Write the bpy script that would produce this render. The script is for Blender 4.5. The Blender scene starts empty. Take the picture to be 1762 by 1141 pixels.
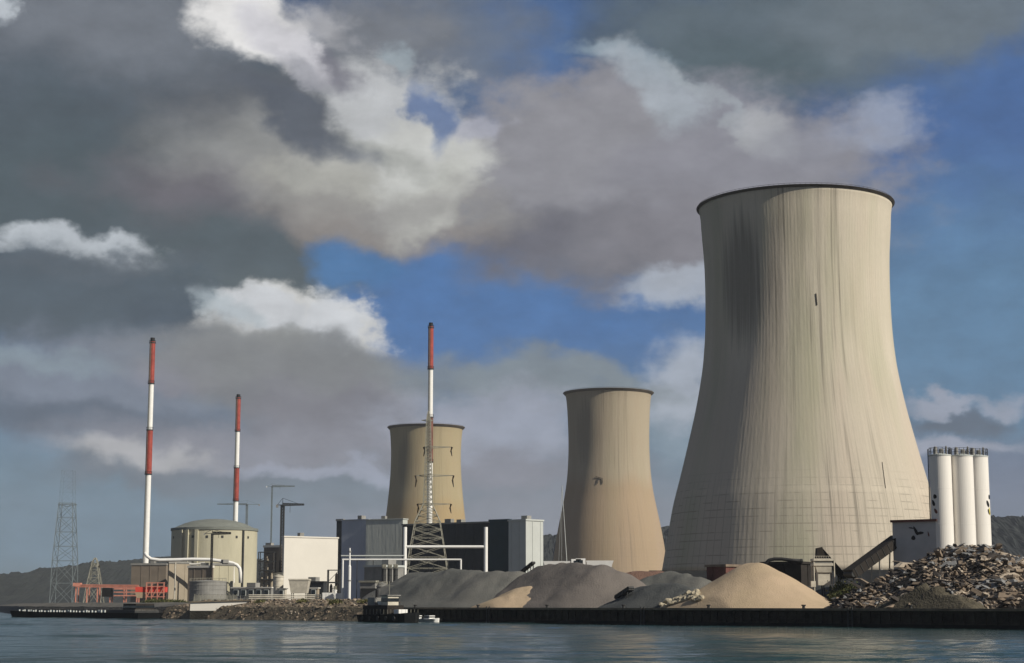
import bpy, bmesh, math, random
from mathutils import Vector, noise as mnoise
random.seed(7)
R = math.radians
sc = bpy.context.scene
C = sc.collection

# ------------------------------------------------------------------ camera
F, PCX, PCY, HC = 3000.0, 881.0, 570.5, 3.0
PITCH = math.atan(470 / F)
cam_d = bpy.data.cameras.new('camera')
cam_d.sensor_width = 36; cam_d.lens = 36 * F / 1762
cam_d.clip_start = 0.5; cam_d.clip_end = 20000
cam = bpy.data.objects.new('camera', cam_d); C.objects.link(cam)
cam.location = (0, 0, HC); cam.rotation_euler = (math.pi / 2 + PITCH, 0, 0)
sc.camera = cam
sc.render.resolution_x = 1024; sc.render.resolution_y = 663
sc.view_settings.view_transform = 'Standard'; sc.view_settings.look = 'None'
sc.view_settings.exposure = 0; sc.view_settings.gamma = 1; sc.view_settings.use_curve_mapping = False

def ray(px, py):
    x = px - PCX; yu = PCY - py
    return Vector((x, F * math.cos(PITCH) - yu * math.sin(PITCH), F * math.sin(PITCH) + yu * math.cos(PITCH)))
def P(px, py, Y):
    d = ray(px, py); s = Y / d.y
    return Vector((d.x * s, Y, HC + d.z * s))
def Zp(py, Y, px=881): return P(px, py, Y).z
def Xp(px, Y, py=1040): return P(px, py, Y).x
def wd(dpx, Y): return dpx * Y / F

# ------------------------------------------------------------------ sun
SUN_AZ, SUN_EL = R(58), R(34)
sv = Vector((math.sin(SUN_AZ) * math.cos(SUN_EL), -math.cos(SUN_AZ) * math.cos(SUN_EL), math.sin(SUN_EL)))
sun_d = bpy.data.lights.new('sun', 'SUN'); sun_d.energy = 5.0; sun_d.angle = R(0.5); sun_d.color = (1, 0.93, 0.80)
sun = bpy.data.objects.new('sun', sun_d); C.objects.link(sun)
sun.rotation_euler = sv.to_track_quat('Z', 'Y').to_euler(); sun.location = (200, -100, 300)

# ------------------------------------------------------------------ sky
def s2l(c):
    return tuple((v / 255 / 12.92) if v / 255 <= 0.04045 else ((v / 255 + 0.055) / 1.055) ** 2.4 for v in c)
world = bpy.data.worlds.new('World'); sc.world = world; world.use_nodes = True
world.cycles.sampling_method = 'MANUAL'; world.cycles.sample_map_resolution = 256
wt = world.node_tree; wn = wt.nodes; wl = wt.links; wn.clear()
SKY = 0.1
def wnode(t, **k):
    n = wn.new(t)
    for a, b in k.items(): setattr(n, a, b)
    return n
def wmath(op, a, b=None, c=None):
    n = wnode('ShaderNodeMath', operation=op)
    for i, v in enumerate((a, b, c)):
        if v is None: continue
        if isinstance(v, (int, float)): n.inputs[i].default_value = v
        else: wl.new(v, n.inputs[i])
    return n.outputs[0]
tc = wnode('ShaderNodeTexCoord')
sep = wnode('ShaderNodeSeparateXYZ'); wl.new(tc.outputs['Generated'], sep.inputs[0])
az = wmath('ARCTAN2', sep.outputs[0], sep.outputs[1])
hyp = wmath('SQRT', wmath('ADD', wmath('MULTIPLY', sep.outputs[0], sep.outputs[0]), wmath('MULTIPLY', sep.outputs[1], sep.outputs[1])))
el = wmath('ARCTAN2', sep.outputs[2], hyp)
cmb = wnode('ShaderNodeCombineXYZ'); wl.new(az, cmb.inputs[0]); wl.new(el, cmb.inputs[1])
def wnoise(vec, scale, detail=5, rough=0.55, sy=1.0, off=0.0):
    m = wnode('ShaderNodeMapping'); wl.new(vec, m.inputs[0])
    m.inputs['Scale'].default_value = (scale, scale * sy, 1); m.inputs['Location'].default_value = (off, off * 1.7, off)
    n = wnode('ShaderNodeTexNoise', noise_dimensions='3D'); wl.new(m.outputs[0], n.inputs['Vector'])
    n.inputs['Scale'].default_value = 1; n.inputs['Detail'].default_value = detail; n.inputs['Roughness'].default_value = rough
    return n
def wvec(op, a, b):
    n = wnode('ShaderNodeVectorMath', operation=op)
    for i, v in enumerate((a, b)):
        if isinstance(v, tuple): n.inputs[i].default_value = v
        else: wl.new(v, n.inputs[i])
    return n.outputs[0]
n1 = wnoise(cmb.outputs[0], 14, 4, 0.55, 1.3, 3.1)
n2 = wnoise(cmb.outputs[0], 42, 5, 0.6, 1.2, 9.7)
warp = wvec('ADD', cmb.outputs[0], wvec('MULTIPLY', wvec('SUBTRACT', n1.outputs['Color'], (.5, .5, .5)), (.075, .045, 0)))
warp = wvec('ADD', warp, wvec('MULTIPLY', wvec('SUBTRACT', n2.outputs['Color'], (.5, .5, .5)), (.030, .018, 0)))
edge_n = wmath('MULTIPLY', wmath('SUBTRACT', wnoise(cmb.outputs[0], 30, 7, 0.6, 1.6, 21.3).outputs['Fac'], 0.5), 1.0)
st = wnode('ShaderNodeTexSky', sky_type='NISHITA'); st.sun_disc = False
st.sun_elevation = SUN_EL; st.sun_rotation = math.pi - SUN_AZ
st.air_density = 1.0; st.dust_density = 0.6; st.ozone_density = 1.5
hs = wnode('ShaderNodeMix', data_type='RGBA', blend_type='MULTIPLY'); hs.inputs[0].default_value = 1
wl.new(st.outputs[0], hs.inputs[6]); hs.inputs[7].default_value = (0.26, 0.33, 0.45, 1)
cur = hs.outputs[2]
def paint(cur, fac, col):
    mx = wnode('ShaderNodeMix', data_type='RGBA'); wl.new(fac, mx.inputs[0]); wl.new(cur, mx.inputs[6])
    if isinstance(col, tuple): mx.inputs[7].default_value = tuple(v / SKY for v in s2l(col)) + (1,)
    else: wl.new(col, mx.inputs[7])
    return mx.outputs[2]
def smooth(v, a, b, top=1.0):
    m = wnode('ShaderNodeMapRange', interpolation_type='SMOOTHSTEP'); wl.new(v, m.inputs[0])
    m.inputs[1].default_value = a; m.inputs[2].default_value = b; m.inputs[4].default_value = top
    return m.outputs[0]
# clouds over the rest of the sky
gn = wnoise(cmb.outputs[0], 3.2, 7, 0.6, 1.8, 5.5).outputs['Fac']
away = wmath('MAXIMUM', smooth(wmath('ABSOLUTE', az), 0.33, 0.5), smooth(el, 0.40, 0.55))
cur = paint(cur, wmath('MULTIPLY', smooth(gn, 0.45, 0.60), away), (118, 124, 132))
def ell(x, y, rx, ry, rot):
    d = ray(x, y); A = math.atan2(d.x, d.y); E = math.atan2(d.z, math.hypot(d.x, d.y))
    c_, s_ = math.cos(R(rot)), math.sin(R(rot)); out = []
    for ax_, k in (((c_, s_), F / rx), ((-s_, c_), F / ry)):
        n = wnode('ShaderNodeVectorMath', operation='DOT_PRODUCT'); wl.new(warp, n.inputs[0]); n.inputs[1].default_value = (ax_[0] * k, ax_[1] * k, 0)
        out.append(wmath('ADD', n.outputs['Value'], -(ax_[0] * A + ax_[1] * E) * k))
    return wmath('SQRT', wmath('MULTIPLY_ADD', out[0], out[0], wmath('MULTIPLY', out[1], out[1])))
def blob(cur, x, y, rx, ry, col, soft=0.6, rot=0, op=1.0, wig=1.0, *more):
    q = ell(x, y, rx, ry, rot)
    for e in more: q = wmath('MINIMUM', q, ell(*e))
    v = wmath('MULTIPLY_ADD', edge_n, wig, q)
    f = smooth(v, 1 + soft * 0.5, 1 - soft * 0.5, op)
    return paint(cur, f, col)
#   x, y, rx, ry, colour, softness, rotation, opacity, edge noise
BL = [
 (1700, 250, 260, 330, (80, 110, 156), 1.2, 0, .9, .3),
 (1700, 560, 300, 200, (100, 134, 162), 1.4, 0, .8, .3),
 (880, 500, 420, 150, (80, 118, 166), 1.2, 0, .9, .3),
 (860, 60, 150, 160, (84, 112, 154), 1.0, 0, .9, .4),
 (1350, 960, 900, 130, (122, 130, 146), 1.4, 0, .7, .2),
 (250, 920, 560, 110, (104, 128, 146), 1.4, 0, .9, .2),
 (850, 900, 330, 90, (134, 137, 148), 1.3, 0, .8, .3),
 (1680, 820, 200, 70, (108, 118, 140), 1.2, 0, .8, .3),
 # top centre and right
 (760, 70, 150, 110, (108, 117, 130), 1.2, 0, .85, .8),
 (1340, 70, 330, 120, (98, 110, 118), 1.0, 3, .95, .5),
 (1600, 20, 260, 70, (110, 120, 128), 1.0, 0, .9, .5),
 (1290, 105, 120, 45, (84, 98, 104), 1.4, 0, .6, .5),
 (1060, 95, 100, 14, (140, 156, 168), 1.2, -4, .65, .9, (1140, 740, 70, 60, 0)),
 # central cloud
 (1130, 310, 420, 170, (136, 137, 146), .5, -4, 1, .6),
 (960, 260, 210, 120, (142, 142, 148), .7, 0, 1, .7),
 (1290, 300, 230, 80, (138, 138, 146), .7, 0, .9, .6),
 (1000, 420, 230, 70, (112, 113, 121), 1.0, -4, .85, .6),
 (900, 400, 100, 50, (104, 104, 113), 1.2, 0, .7, .5),
 (1170, 400, 150, 60, (134, 132, 138), 1.2, 0, .6, .5),
 (1180, 485, 90, 32, (168, 175, 186), 1.0, 0, .88, .7, (1165, 660, 60, 75, 0)),
 (1115, 125, 70, 34, (168, 176, 184), 1.3, -20, .75, .9, (1150, 185, 45, 45, 0)),
 (1205, 165, 100, 12, (164, 172, 178), 1.3, -42, .5, .9),
 (1310, 225, 60, 34, (168, 170, 174), 1.2, -25, .85, .9),
 (1505, 215, 60, 42, (152, 160, 178), 1.2, 0, .85, .9),
 (1400, 245, 90, 34, (142, 144, 154), 1.2, 0, .6, .7),
 # big left cloud
 (210, 230, 430, 270, (88, 97, 107), .5, 0, 1, .5),
 (430, 300, 260, 170, (98, 102, 108), .6, 0, 1, .5),
 (420, 470, 200, 75, (92, 102, 107), .6, 0, 1, .5),
 (180, 50, 230, 70, (120, 125, 133), 1.4, 0, .85, .4),
 (90, 330, 190, 150, (80, 93, 98), 1.5, 0, .7, .3),
 (430, 440, 190, 40, (84, 95, 102), 1.4, 0, .7, .4),
 (310, 320, 150, 50, (112, 108, 115), 1.5, 0, .75, .3),
 (640, 70, 130, 90, (120, 124, 131), 1.0, 0, .95, .7),
 (560, 290, 250, 80, (146, 147, 146), 1.2, -6, .9, .5),
 (650, 340, 220, 55, (150, 148, 145), 1.1, -4, .85, .5),
 (640, 390, 180, 28, (140, 134, 130), 1.3, -3, .7, .5),
 (610, 445, 75, 42, (78, 122, 168), 1.0, 0, .85, .6),
 (690, 540, 80, 90, (80, 118, 166), 1.1, 0, .85, .5),
 (670, 200, 110, 110, (186, 188, 190), .8, 0, .95, .9),
 (600, 300, 130, 30, (176, 176, 170), 1.3, 0, .7, .6),
 (740, 270, 110, 60, (192, 193, 190), .8, 0, .95, .9),
 (740, 335, 90, 45, (186, 187, 182), 1.0, 25, .9, .8),
 (820, 215, 50, 26, (168, 170, 182), 1.1, 0, .8, .8),
 (630, 250, 120, 18, (150, 152, 148), 1.3, -20, .6, .6),
 (505, 205, 130, 36, (92, 98, 108), .9, -24, .95, .6),
 (570, 125, 75, 34, (122, 122, 132), 1.0, -20, .9, .8),
 (430, 35, 120, 62, (218, 217, 216), .7, -20, 1, .7),
 (500, 85, 90, 38, (204, 203, 208), 1.0, -35, .9, .8),
 (560, 40, 60, 36, (182, 182, 186), 1.3, 0, .7, .8),
 (700, 85, 40, 22, (152, 164, 172), 1.2, -30, .7, .9),
 (745, 190, 26, 55, (88, 112, 152), 1.1, 15, .85, .7),
 # left middle
 (130, 432, 130, 26, (182, 188, 194), .8, -4, .95, .8, (5, 25, 36, 30, 0), (20, 430, 80, 12, 0)),
 (150, 520, 320, 72, (84, 96, 106), .7, -5, 1, .5),
 (330, 570, 120, 34, (78, 90, 102), 1.2, -8, .9, .6),
 (520, 560, 150, 62, (204, 204, 202), .5, -10, 1, .8),
 (585, 585, 50, 85, (198, 201, 205), .7, 12, .95, .8, (470, 540, 90, 40, -10)),
 (380, 530, 60, 20, (168, 178, 184), 1.2, -20, .7, .8),
 (170, 650, 300, 75, (122, 130, 144), 1.0, -3, .95, .5),
 (60, 600, 120, 20, (136, 150, 160), 1.2, -10, .7, .5),
 (500, 650, 200, 80, (122, 126, 130), .7, -6, 1, .7),
 (600, 715, 200, 62, (124, 124, 132), 1.0, -10, .95, .6),
 (480, 590, 70, 26, (138, 140, 138), 1.2, 0, .7, .7),
 (300, 640, 80, 22, (142, 140, 152), 1.3, 0, .6, .6),
 (470, 625, 230, 42, (130, 132, 134), 1.4, -4, .8, .6),
 (130, 462, 190, 16, (92, 101, 110), 1.3, 3, .7, .5),
 (520, 130, 60, 22, (140, 142, 150), 1.3, -30, .6, .8),
 (720, 345, 110, 26, (140, 138, 138), 1.4, 10, .6, .8),
 (130, 722, 300, 34, (92, 103, 118), 1.1, 0, .9, .4, (1655, 727, 80, 16, 0)),
 (400, 770, 280, 52, (138, 139, 149), 1.1, 0, .9, .5),
 (240, 785, 110, 30, (178, 178, 180), 1.1, 0, .85, .7),
 (330, 820, 240, 24, (106, 116, 128), 1.1, 0, .85, .5),
 (560, 800, 170, 14, (158, 164, 180), 1.2, 0, .7, .6),
 (560, 840, 250, 26, (110, 122, 134), 1.2, 0, .7, .4),
 # lower centre
 (880, 662, 180, 46, (128, 137, 143), 1.0, -6, .9, .6, (1010, 650, 140, 30, -12)),
 (850, 740, 170, 60, (156, 161, 175), 1.1, -4, .85, .8, (1640, 700, 100, 14, 0), (1650, 765, 100, 16, 0)),
 (900, 800, 170, 30, (132, 133, 143), 1.2, 0, .8, .6),
]
for b in BL:
    col = tuple(max(0, min(250, c + (c - 130) * .12 - 3)) for c in b[4])
    
    bright = sum(b[4]) > 480
    cur = blob(cur, *b[:4], col, b[5] * (.85 if bright else .95), b[6], b[7], b[8] * (1.4 if bright else 1.3), *b[9:])
fine = wmath('MULTIPLY_ADD', wnoise(cmb.outputs[0], 34, 7, 0.62, 1.7, 41).outputs['Fac'], 0.60, 0.70)
vm = wnode('ShaderNodeVectorMath', operation='SCALE'); wl.new(cur, vm.inputs[0]); wl.new(fine, vm.inputs['Scale'])
bg = wnode('ShaderNodeBackground'); bg.inputs[1].default_value = SKY; wl.new(vm.outputs[0], bg.inputs[0])
wo = wnode('ShaderNodeOutputWorld'); wl.new(bg.outputs[0], wo.inputs[0])

# ------------------------------------------------------------------ materials
def lin(c):
    return (c[0], c[1], c[2], 1)
def mat(name, col, rough=0.8, var=0.25, scale=0.6, bump=0.0, bscale=None, metallic=0.0, col2=None, stretch=(1, 1, 1), spec=0.3):
    m = bpy.data.materials.new(name); m.use_nodes = True
    nt = m.node_tree; b = nt.nodes['Principled BSDF']
    b.inputs['Roughness'].default_value = rough; b.inputs['Metallic'].default_value = metallic
    b.inputs['Specular IOR Level'].default_value = spec
    t = nt.nodes.new('ShaderNodeTexCoord'); mp = nt.nodes.new('ShaderNodeMapping'); mp.inputs['Scale'].default_value = stretch
    nt.links.new(t.outputs['Object'], mp.inputs[0])
    n = nt.nodes.new('ShaderNodeTexNoise'); n.inputs['Scale'].default_value = scale; n.inputs['Detail'].default_value = 6; n.inputs['Roughness'].default_value = .65
    nt.links.new(mp.outputs[0], n.inputs['Vector'])
    r = nt.nodes.new('ShaderNodeValToRGB')
    c2 = col2 or tuple(v * (1 + var) for v in col); c1 = tuple(v * (1 - var) for v in col)
    r.color_ramp.elements[0].position = .32; r.color_ramp.elements[0].color = lin(c1 if not col2 else col)
    r.color_ramp.elements[1].position = .68; r.color_ramp.elements[1].color = lin(c2)
    nt.links.new(n.outputs['Fac'], r.inputs[0]); nt.links.new(r.outputs[0], b.inputs['Base Color'])
    if bump:
        bn = nt.nodes.new('ShaderNodeTexNoise'); bn.inputs['Scale'].default_value = bscale or scale * 4; bn.inputs['Detail'].default_value = 5
        nt.links.new(mp.outputs[0], bn.inputs['Vector'])
        bp = nt.nodes.new('ShaderNodeBump'); bp.inputs['Strength'].default_value = bump; bp.inputs['Distance'].default_value = 0.5
        nt.links.new(bn.outputs['Fac'], bp.inputs['Height']); nt.links.new(bp.outputs[0], b.inputs['Normal'])
    return m
M = {}
M['ground'] = mat('ground_gravel', (.10, .085, .065), .95, .4, .15, .6, 2)
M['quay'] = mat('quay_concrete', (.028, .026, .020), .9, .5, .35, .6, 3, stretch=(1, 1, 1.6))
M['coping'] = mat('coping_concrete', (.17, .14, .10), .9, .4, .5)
M['hill'] = mat('hill_woodland', (.010, .013, .014), 1, .5, .03, .6, .3, col2=(.022, .026, .024))
M['white'] = mat('white_paint', (.78, .77, .74), .45, .06, .7)
M['red'] = mat('red_paint', (.30, .055, .04), .5, .25, .5)
M['brightred'] = mat('bright_red_paint', (.62, .07, .05), .5, .15, .5)
M['palered'] = mat('faded_red_paint', (.52, .22, .16), .6, .25, .6)
M['black'] = mat('black_steel', (.012, .012, .013), .6, .3, 1)
M['steel'] = mat('galvanised_steel', (.28, .27, .22), .6, .2, 1)
M['darksteel'] = mat('dark_steel', (.035, .036, .036), .6, .3, .8)
M['cream'] = mat('cream_cladding', (.64, .61, .55), .6, .04, .12, .03, .6)
M['reactor'] = mat('beige_concrete', (.45, .42, .31), .85, .10, .12, .1, 1, stretch=(1, 1, .3))
M['reactor_roof'] = mat('grey_roof', (.17, .18, .16), .85, .15, .2)
M['beige'] = mat('beige_render', (.34, .29, .22), .85, .12, .15)
M['brown'] = mat('brown_cladding', (.20, .165, .13), .85, .15, .2)
M['bluegrey'] = mat('blue_grey_cladding', (.42, .45, .52), .6, .08, .15, .2, 1, stretch=(1, 1, .2))
M['greengrey'] = mat('grey_cladding', (.44, .46, .43), .6, .08, .15, .2, 1, stretch=(1, 1, .2))
M['darkclad'] = mat('black_cladding', (.035, .038, .042), .6, .3, .12)
M['tealclad'] = mat('dark_teal_cladding', (.022, .045, .055), .6, .2, .12)
M['palegrey'] = mat('pale_grey_cladding', (.46, .48, .46), .6, .06, .2)
M['midgrey'] = mat('mid_grey_concrete', (.24, .235, .22), .8, .2, .3)
M['silo'] = mat('silo_white', (.76, .73, .68), .4, .05, .5, stretch=(1, 1, .2))
M['rust'] = mat('rust_red_steel', (.13, .055, .045), .85, .35, .5)
M['shed'] = mat('dark_brown_steel', (.022, .018, .015), .85, .4, .5)
M['hopper'] = mat('off_white_steel', (.52, .48, .40), .6, .2, .8)
M['glass'] = mat('dark_glass', (.015, .02, .025), .08, .2, 1, spec=.6)
M['yellow'] = mat('yellow_paint', (.60, .50, .08), .5, .1, 1)
M['leaf'] = mat('leaf_green', (.045, .055, .018), .9, .5, 1.2)
M['leaf2'] = mat('dry_leaf', (.13, .12, .045), .9, .4, 1.2)
M['sand'] = mat('sand', (.36, .28, .185), .95, .16, .10, .35, 5, col2=(.45, .34, .235))
M['grey_gravel'] = mat('grey_gravel', (.085, .09, .085), .95, .3, .05, .35, 4, col2=(.15, .145, .13))
M['brown_gravel'] = mat('brown_gravel', (.09, .082, .076), .95, .3, .05, .35, 4, col2=(.16, .14, .125))
M['dark_gravel'] = mat('dark_gravel', (.045, .050, .052), .95, .3, .1, .4, 4, col2=(.085, .088, .085))
M['olive_earth'] = mat('olive_earth', (.075, .065, .045), .95, .3, .3, .6, 3)
M['red_earth'] = mat('red_earth', (.17, .10, .075), .95, .3, .1, .8, 3)
M['rock_a'] = mat('pale_rubble', (.34, .285, .225), .9, .25, .6)
M['rock_b'] = mat('brown_rubble', (.20, .155, .115), .9, .3, .6)
M['rock_c'] = mat('dark_rubble', (.045, .038, .034), .9, .3, .6)
M['rock_d'] = mat('grey_rubble', (.20, .20, .20), .9, .25, .6)
M['stone_pale'] = mat('pale_limestone', (.38, .33, .24), .9, .2, .8)
M['hull'] = mat('dark_hull', (.012, .013, .014), .8, .4, .4, spec=.1)
M['insulator'] = mat('dark_insulator', (.03, .022, .016), .4, .2, 1)
M['mastgrey'] = mat('pylon_grey', (.16, .19, .20), .6, .2, .5)

def tower_mat(name, base, low, streak, gain, green=0.5, lines=1.0, stain=0.6):
    """weathered shell concrete; UV = (angle 0..1 with 0.5 to the camera side, height 0..1)"""
    m = bpy.data.materials.new(name); m.use_nodes = True
    nt = m.node_tree; N = nt.nodes; L = nt.links; b = N['Principled BSDF']
    b.inputs['Roughness'].default_value = .92; b.inputs['Specular IOR Level'].default_value = .15
    def mth(op, a, c=None, d=None):
        n = N.new('ShaderNodeMath'); n.operation = op
        for i, v in enumerate((a, c, d)):
            if v is None: continue
            if isinstance(v, (int, float)): n.inputs[i].default_value = v
            else: L.new(v, n.inputs[i])
        return n.outputs[0]
    def nz(sx, sy, det=4, r=.6, off=0):
        mp = N.new('ShaderNodeMapping'); L.new(uv, mp.inputs[0]); mp.inputs['Scale'].default_value = (sx, sy, 1); mp.inputs['Location'].default_value = (off, off, off)
        n = N.new('ShaderNodeTexNoise'); n.inputs['Scale'].default_value = 1; n.inputs['Detail'].default_value = det; n.inputs['Roughness'].default_value = r
        L.new(mp.outputs[0], n.inputs['Vector']); return n.outputs['Fac']
    def mr(v, a, c, lo=0., hi=1.):
        n = N.new('ShaderNodeMapRange'); n.interpolation_type = 'SMOOTHSTEP'; L.new(v, n.inputs[0])
        for i, q in enumerate((a, c, lo, hi)): n.inputs[i + 1].default_value = q
        return n.outputs[0]
    def mix(f, a, c, bl='MIX'):
        n = N.new('ShaderNodeMix'); n.data_type = 'RGBA'; n.blend_type = bl
        if isinstance(f, (int, float)): n.inputs[0].default_value = f
        else: L.new(f, n.inputs[0])
        for i, v in ((6, a), (7, c)):
            if isinstance(v, tuple): n.inputs[i].default_value = lin(v)
            else: L.new(v, n.inputs[i])
        return n.outputs[2]
    uvn = N.new('ShaderNodeUVMap'); uv = uvn.outputs[0]
    sp = N.new('ShaderNodeSeparateXYZ'); L.new(uv, sp.inputs[0]); u, v = sp.outputs[0], sp.outputs[1]
    col = mix(mr(mth('ADD', v, mth('MULTIPLY', nz(8, 3), .15)), .52, .66), low, base)
    col = mix(mth('MULTIPLY', mr(nz(11, 1.2, 3, .5, 4), .42, .68), green), col, tuple(x * y for x, y in zip(base, (.70, .76, .66))))
    col = mix(mth('MULTIPLY', mr(nz(14, 1.5, 3, .5, 14), .45, .7), .35), col, tuple(x * y for x, y in zip(base, (.93, .84, .84))))
    s1 = mr(nz(120, 1.3, 4, .6, 2), .50, .66)
    s2 = mr(nz(320, 2.2, 3, .6, 7), .50, .70)
    wide = mr(nz(22, 1.0, 3, .5, 31), .42, .60)
    inner = mth('MULTIPLY', mr(u, .40, .47), mr(u, .64, .545))
    fade = mth('ADD', .15, mth('MULTIPLY', .95, inner))
    k = mth('MULTIPLY', mth('MULTIPLY', mth('ADD', mth('MULTIPLY', s1, .65), mth('MULTIPLY', s2, .4)), mth('ADD', .35, mth('MULTIPLY', wide, .8))), mth('MULTIPLY', fade, streak))
    col = mix(k, col, tuple(x * .33 for x in base))
    # dark run-off stain high on the flank
    g = mth('ADD', mth('POWER', mth('DIVIDE', mth('SUBTRACT', u, .407), .036), 2), mth('POWER', mth('DIVIDE', mth('SUBTRACT', v, .76), .13), 2))
    g = mth('ADD', g, mth('MULTIPLY', mth('SUBTRACT', nz(130, 1.6, 4, .6, 11), .5), 6.0))
    col = mix(mth('MULTIPLY', mr(g, 2.6, .0), stain), col, (.06, .06, .056))
    # lift joints near the foot and a few meridional formwork lines
    if lines:
        lowm = mr(mth('ADD', v, mth('MULTIPLY', nz(5, 5, 3), .04)), .30, .20)
        w = mth('ABSOLUTE', mth('SUBTRACT', mth('FRACT', mth('MULTIPLY', v, 52)), .5))
        hl = mr(w, .40, .48)
        w2 = mth('ABSOLUTE', mth('SUBTRACT', mth('FRACT', mth('ADD', mth('MULTIPLY', u, 96), mth('MULTIPLY', v, 0.0))), .5))
        vl = mr(w2, .43, .48)
        pan = mth('MULTIPLY', mth('MAXIMUM', mth('MULTIPLY', hl, mr(nz(40, 30, 3, .5, 3), .40, .6)), mth('MULTIPLY', vl, .7)), mth('MULTIPLY', lowm, .62 * lines))
        col = mix(pan, col, tuple(x * .35 for x in base))
        pale = mth('MULTIPLY', mr(mth('ABSOLUTE', mth('SUBTRACT', v, .205)), .013, .004), mth('MULTIPLY', mr(nz(30, 4, 3), .35, .6), .16 * lines))
        col = mix(pale, col, tuple(min(1, x * 1.35) for x in base))
    col = mix(mth('MULTIPLY', mr(nz(300, 60, 4, .7, 5), .35, .7), .18), col, tuple(x * .7 for x in base))
    L.new(col, b.inputs['Base Color'])
    bp = N.new('ShaderNodeBump'); bp.inputs['Strength'].default_value = .25; bp.inputs['Distance'].default_value = .4
    rb = mth('ABSOLUTE', mth('SUBTRACT', mth('FRACT', mth('MULTIPLY', u, 180)), .5))
    L.new(mth('ADD', mth('MULTIPLY', rb, mth('MULTIPLY', nz(20, 2), .8)), nz(200, 20)), bp.inputs['Height']); L.new(bp.outputs[0], b.inputs['Normal'])
    return m
M['shell1'] = tower_mat('weathered_concrete', (.52, .470, .385), (.47, .42, .345), 1.0, 1, .85)
M['shell2'] = tower_mat('warm_weathered_concrete', (.37, .315, .235), (.345, .26, .175), .6, 1, .25, .25, .3)
M['shell3'] = tower_mat('ochre_weathered_concrete', (.36, .30, .19), (.36, .27, .15), .4, 1, .25, .2, .35)
M['rim_far'] = mat('brown_rim', (.12, .10, .08), .9, .3, .2)
M['rim'] = mat('dark_rim', (.045, .038, .030), .9, .3, .2)

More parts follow.
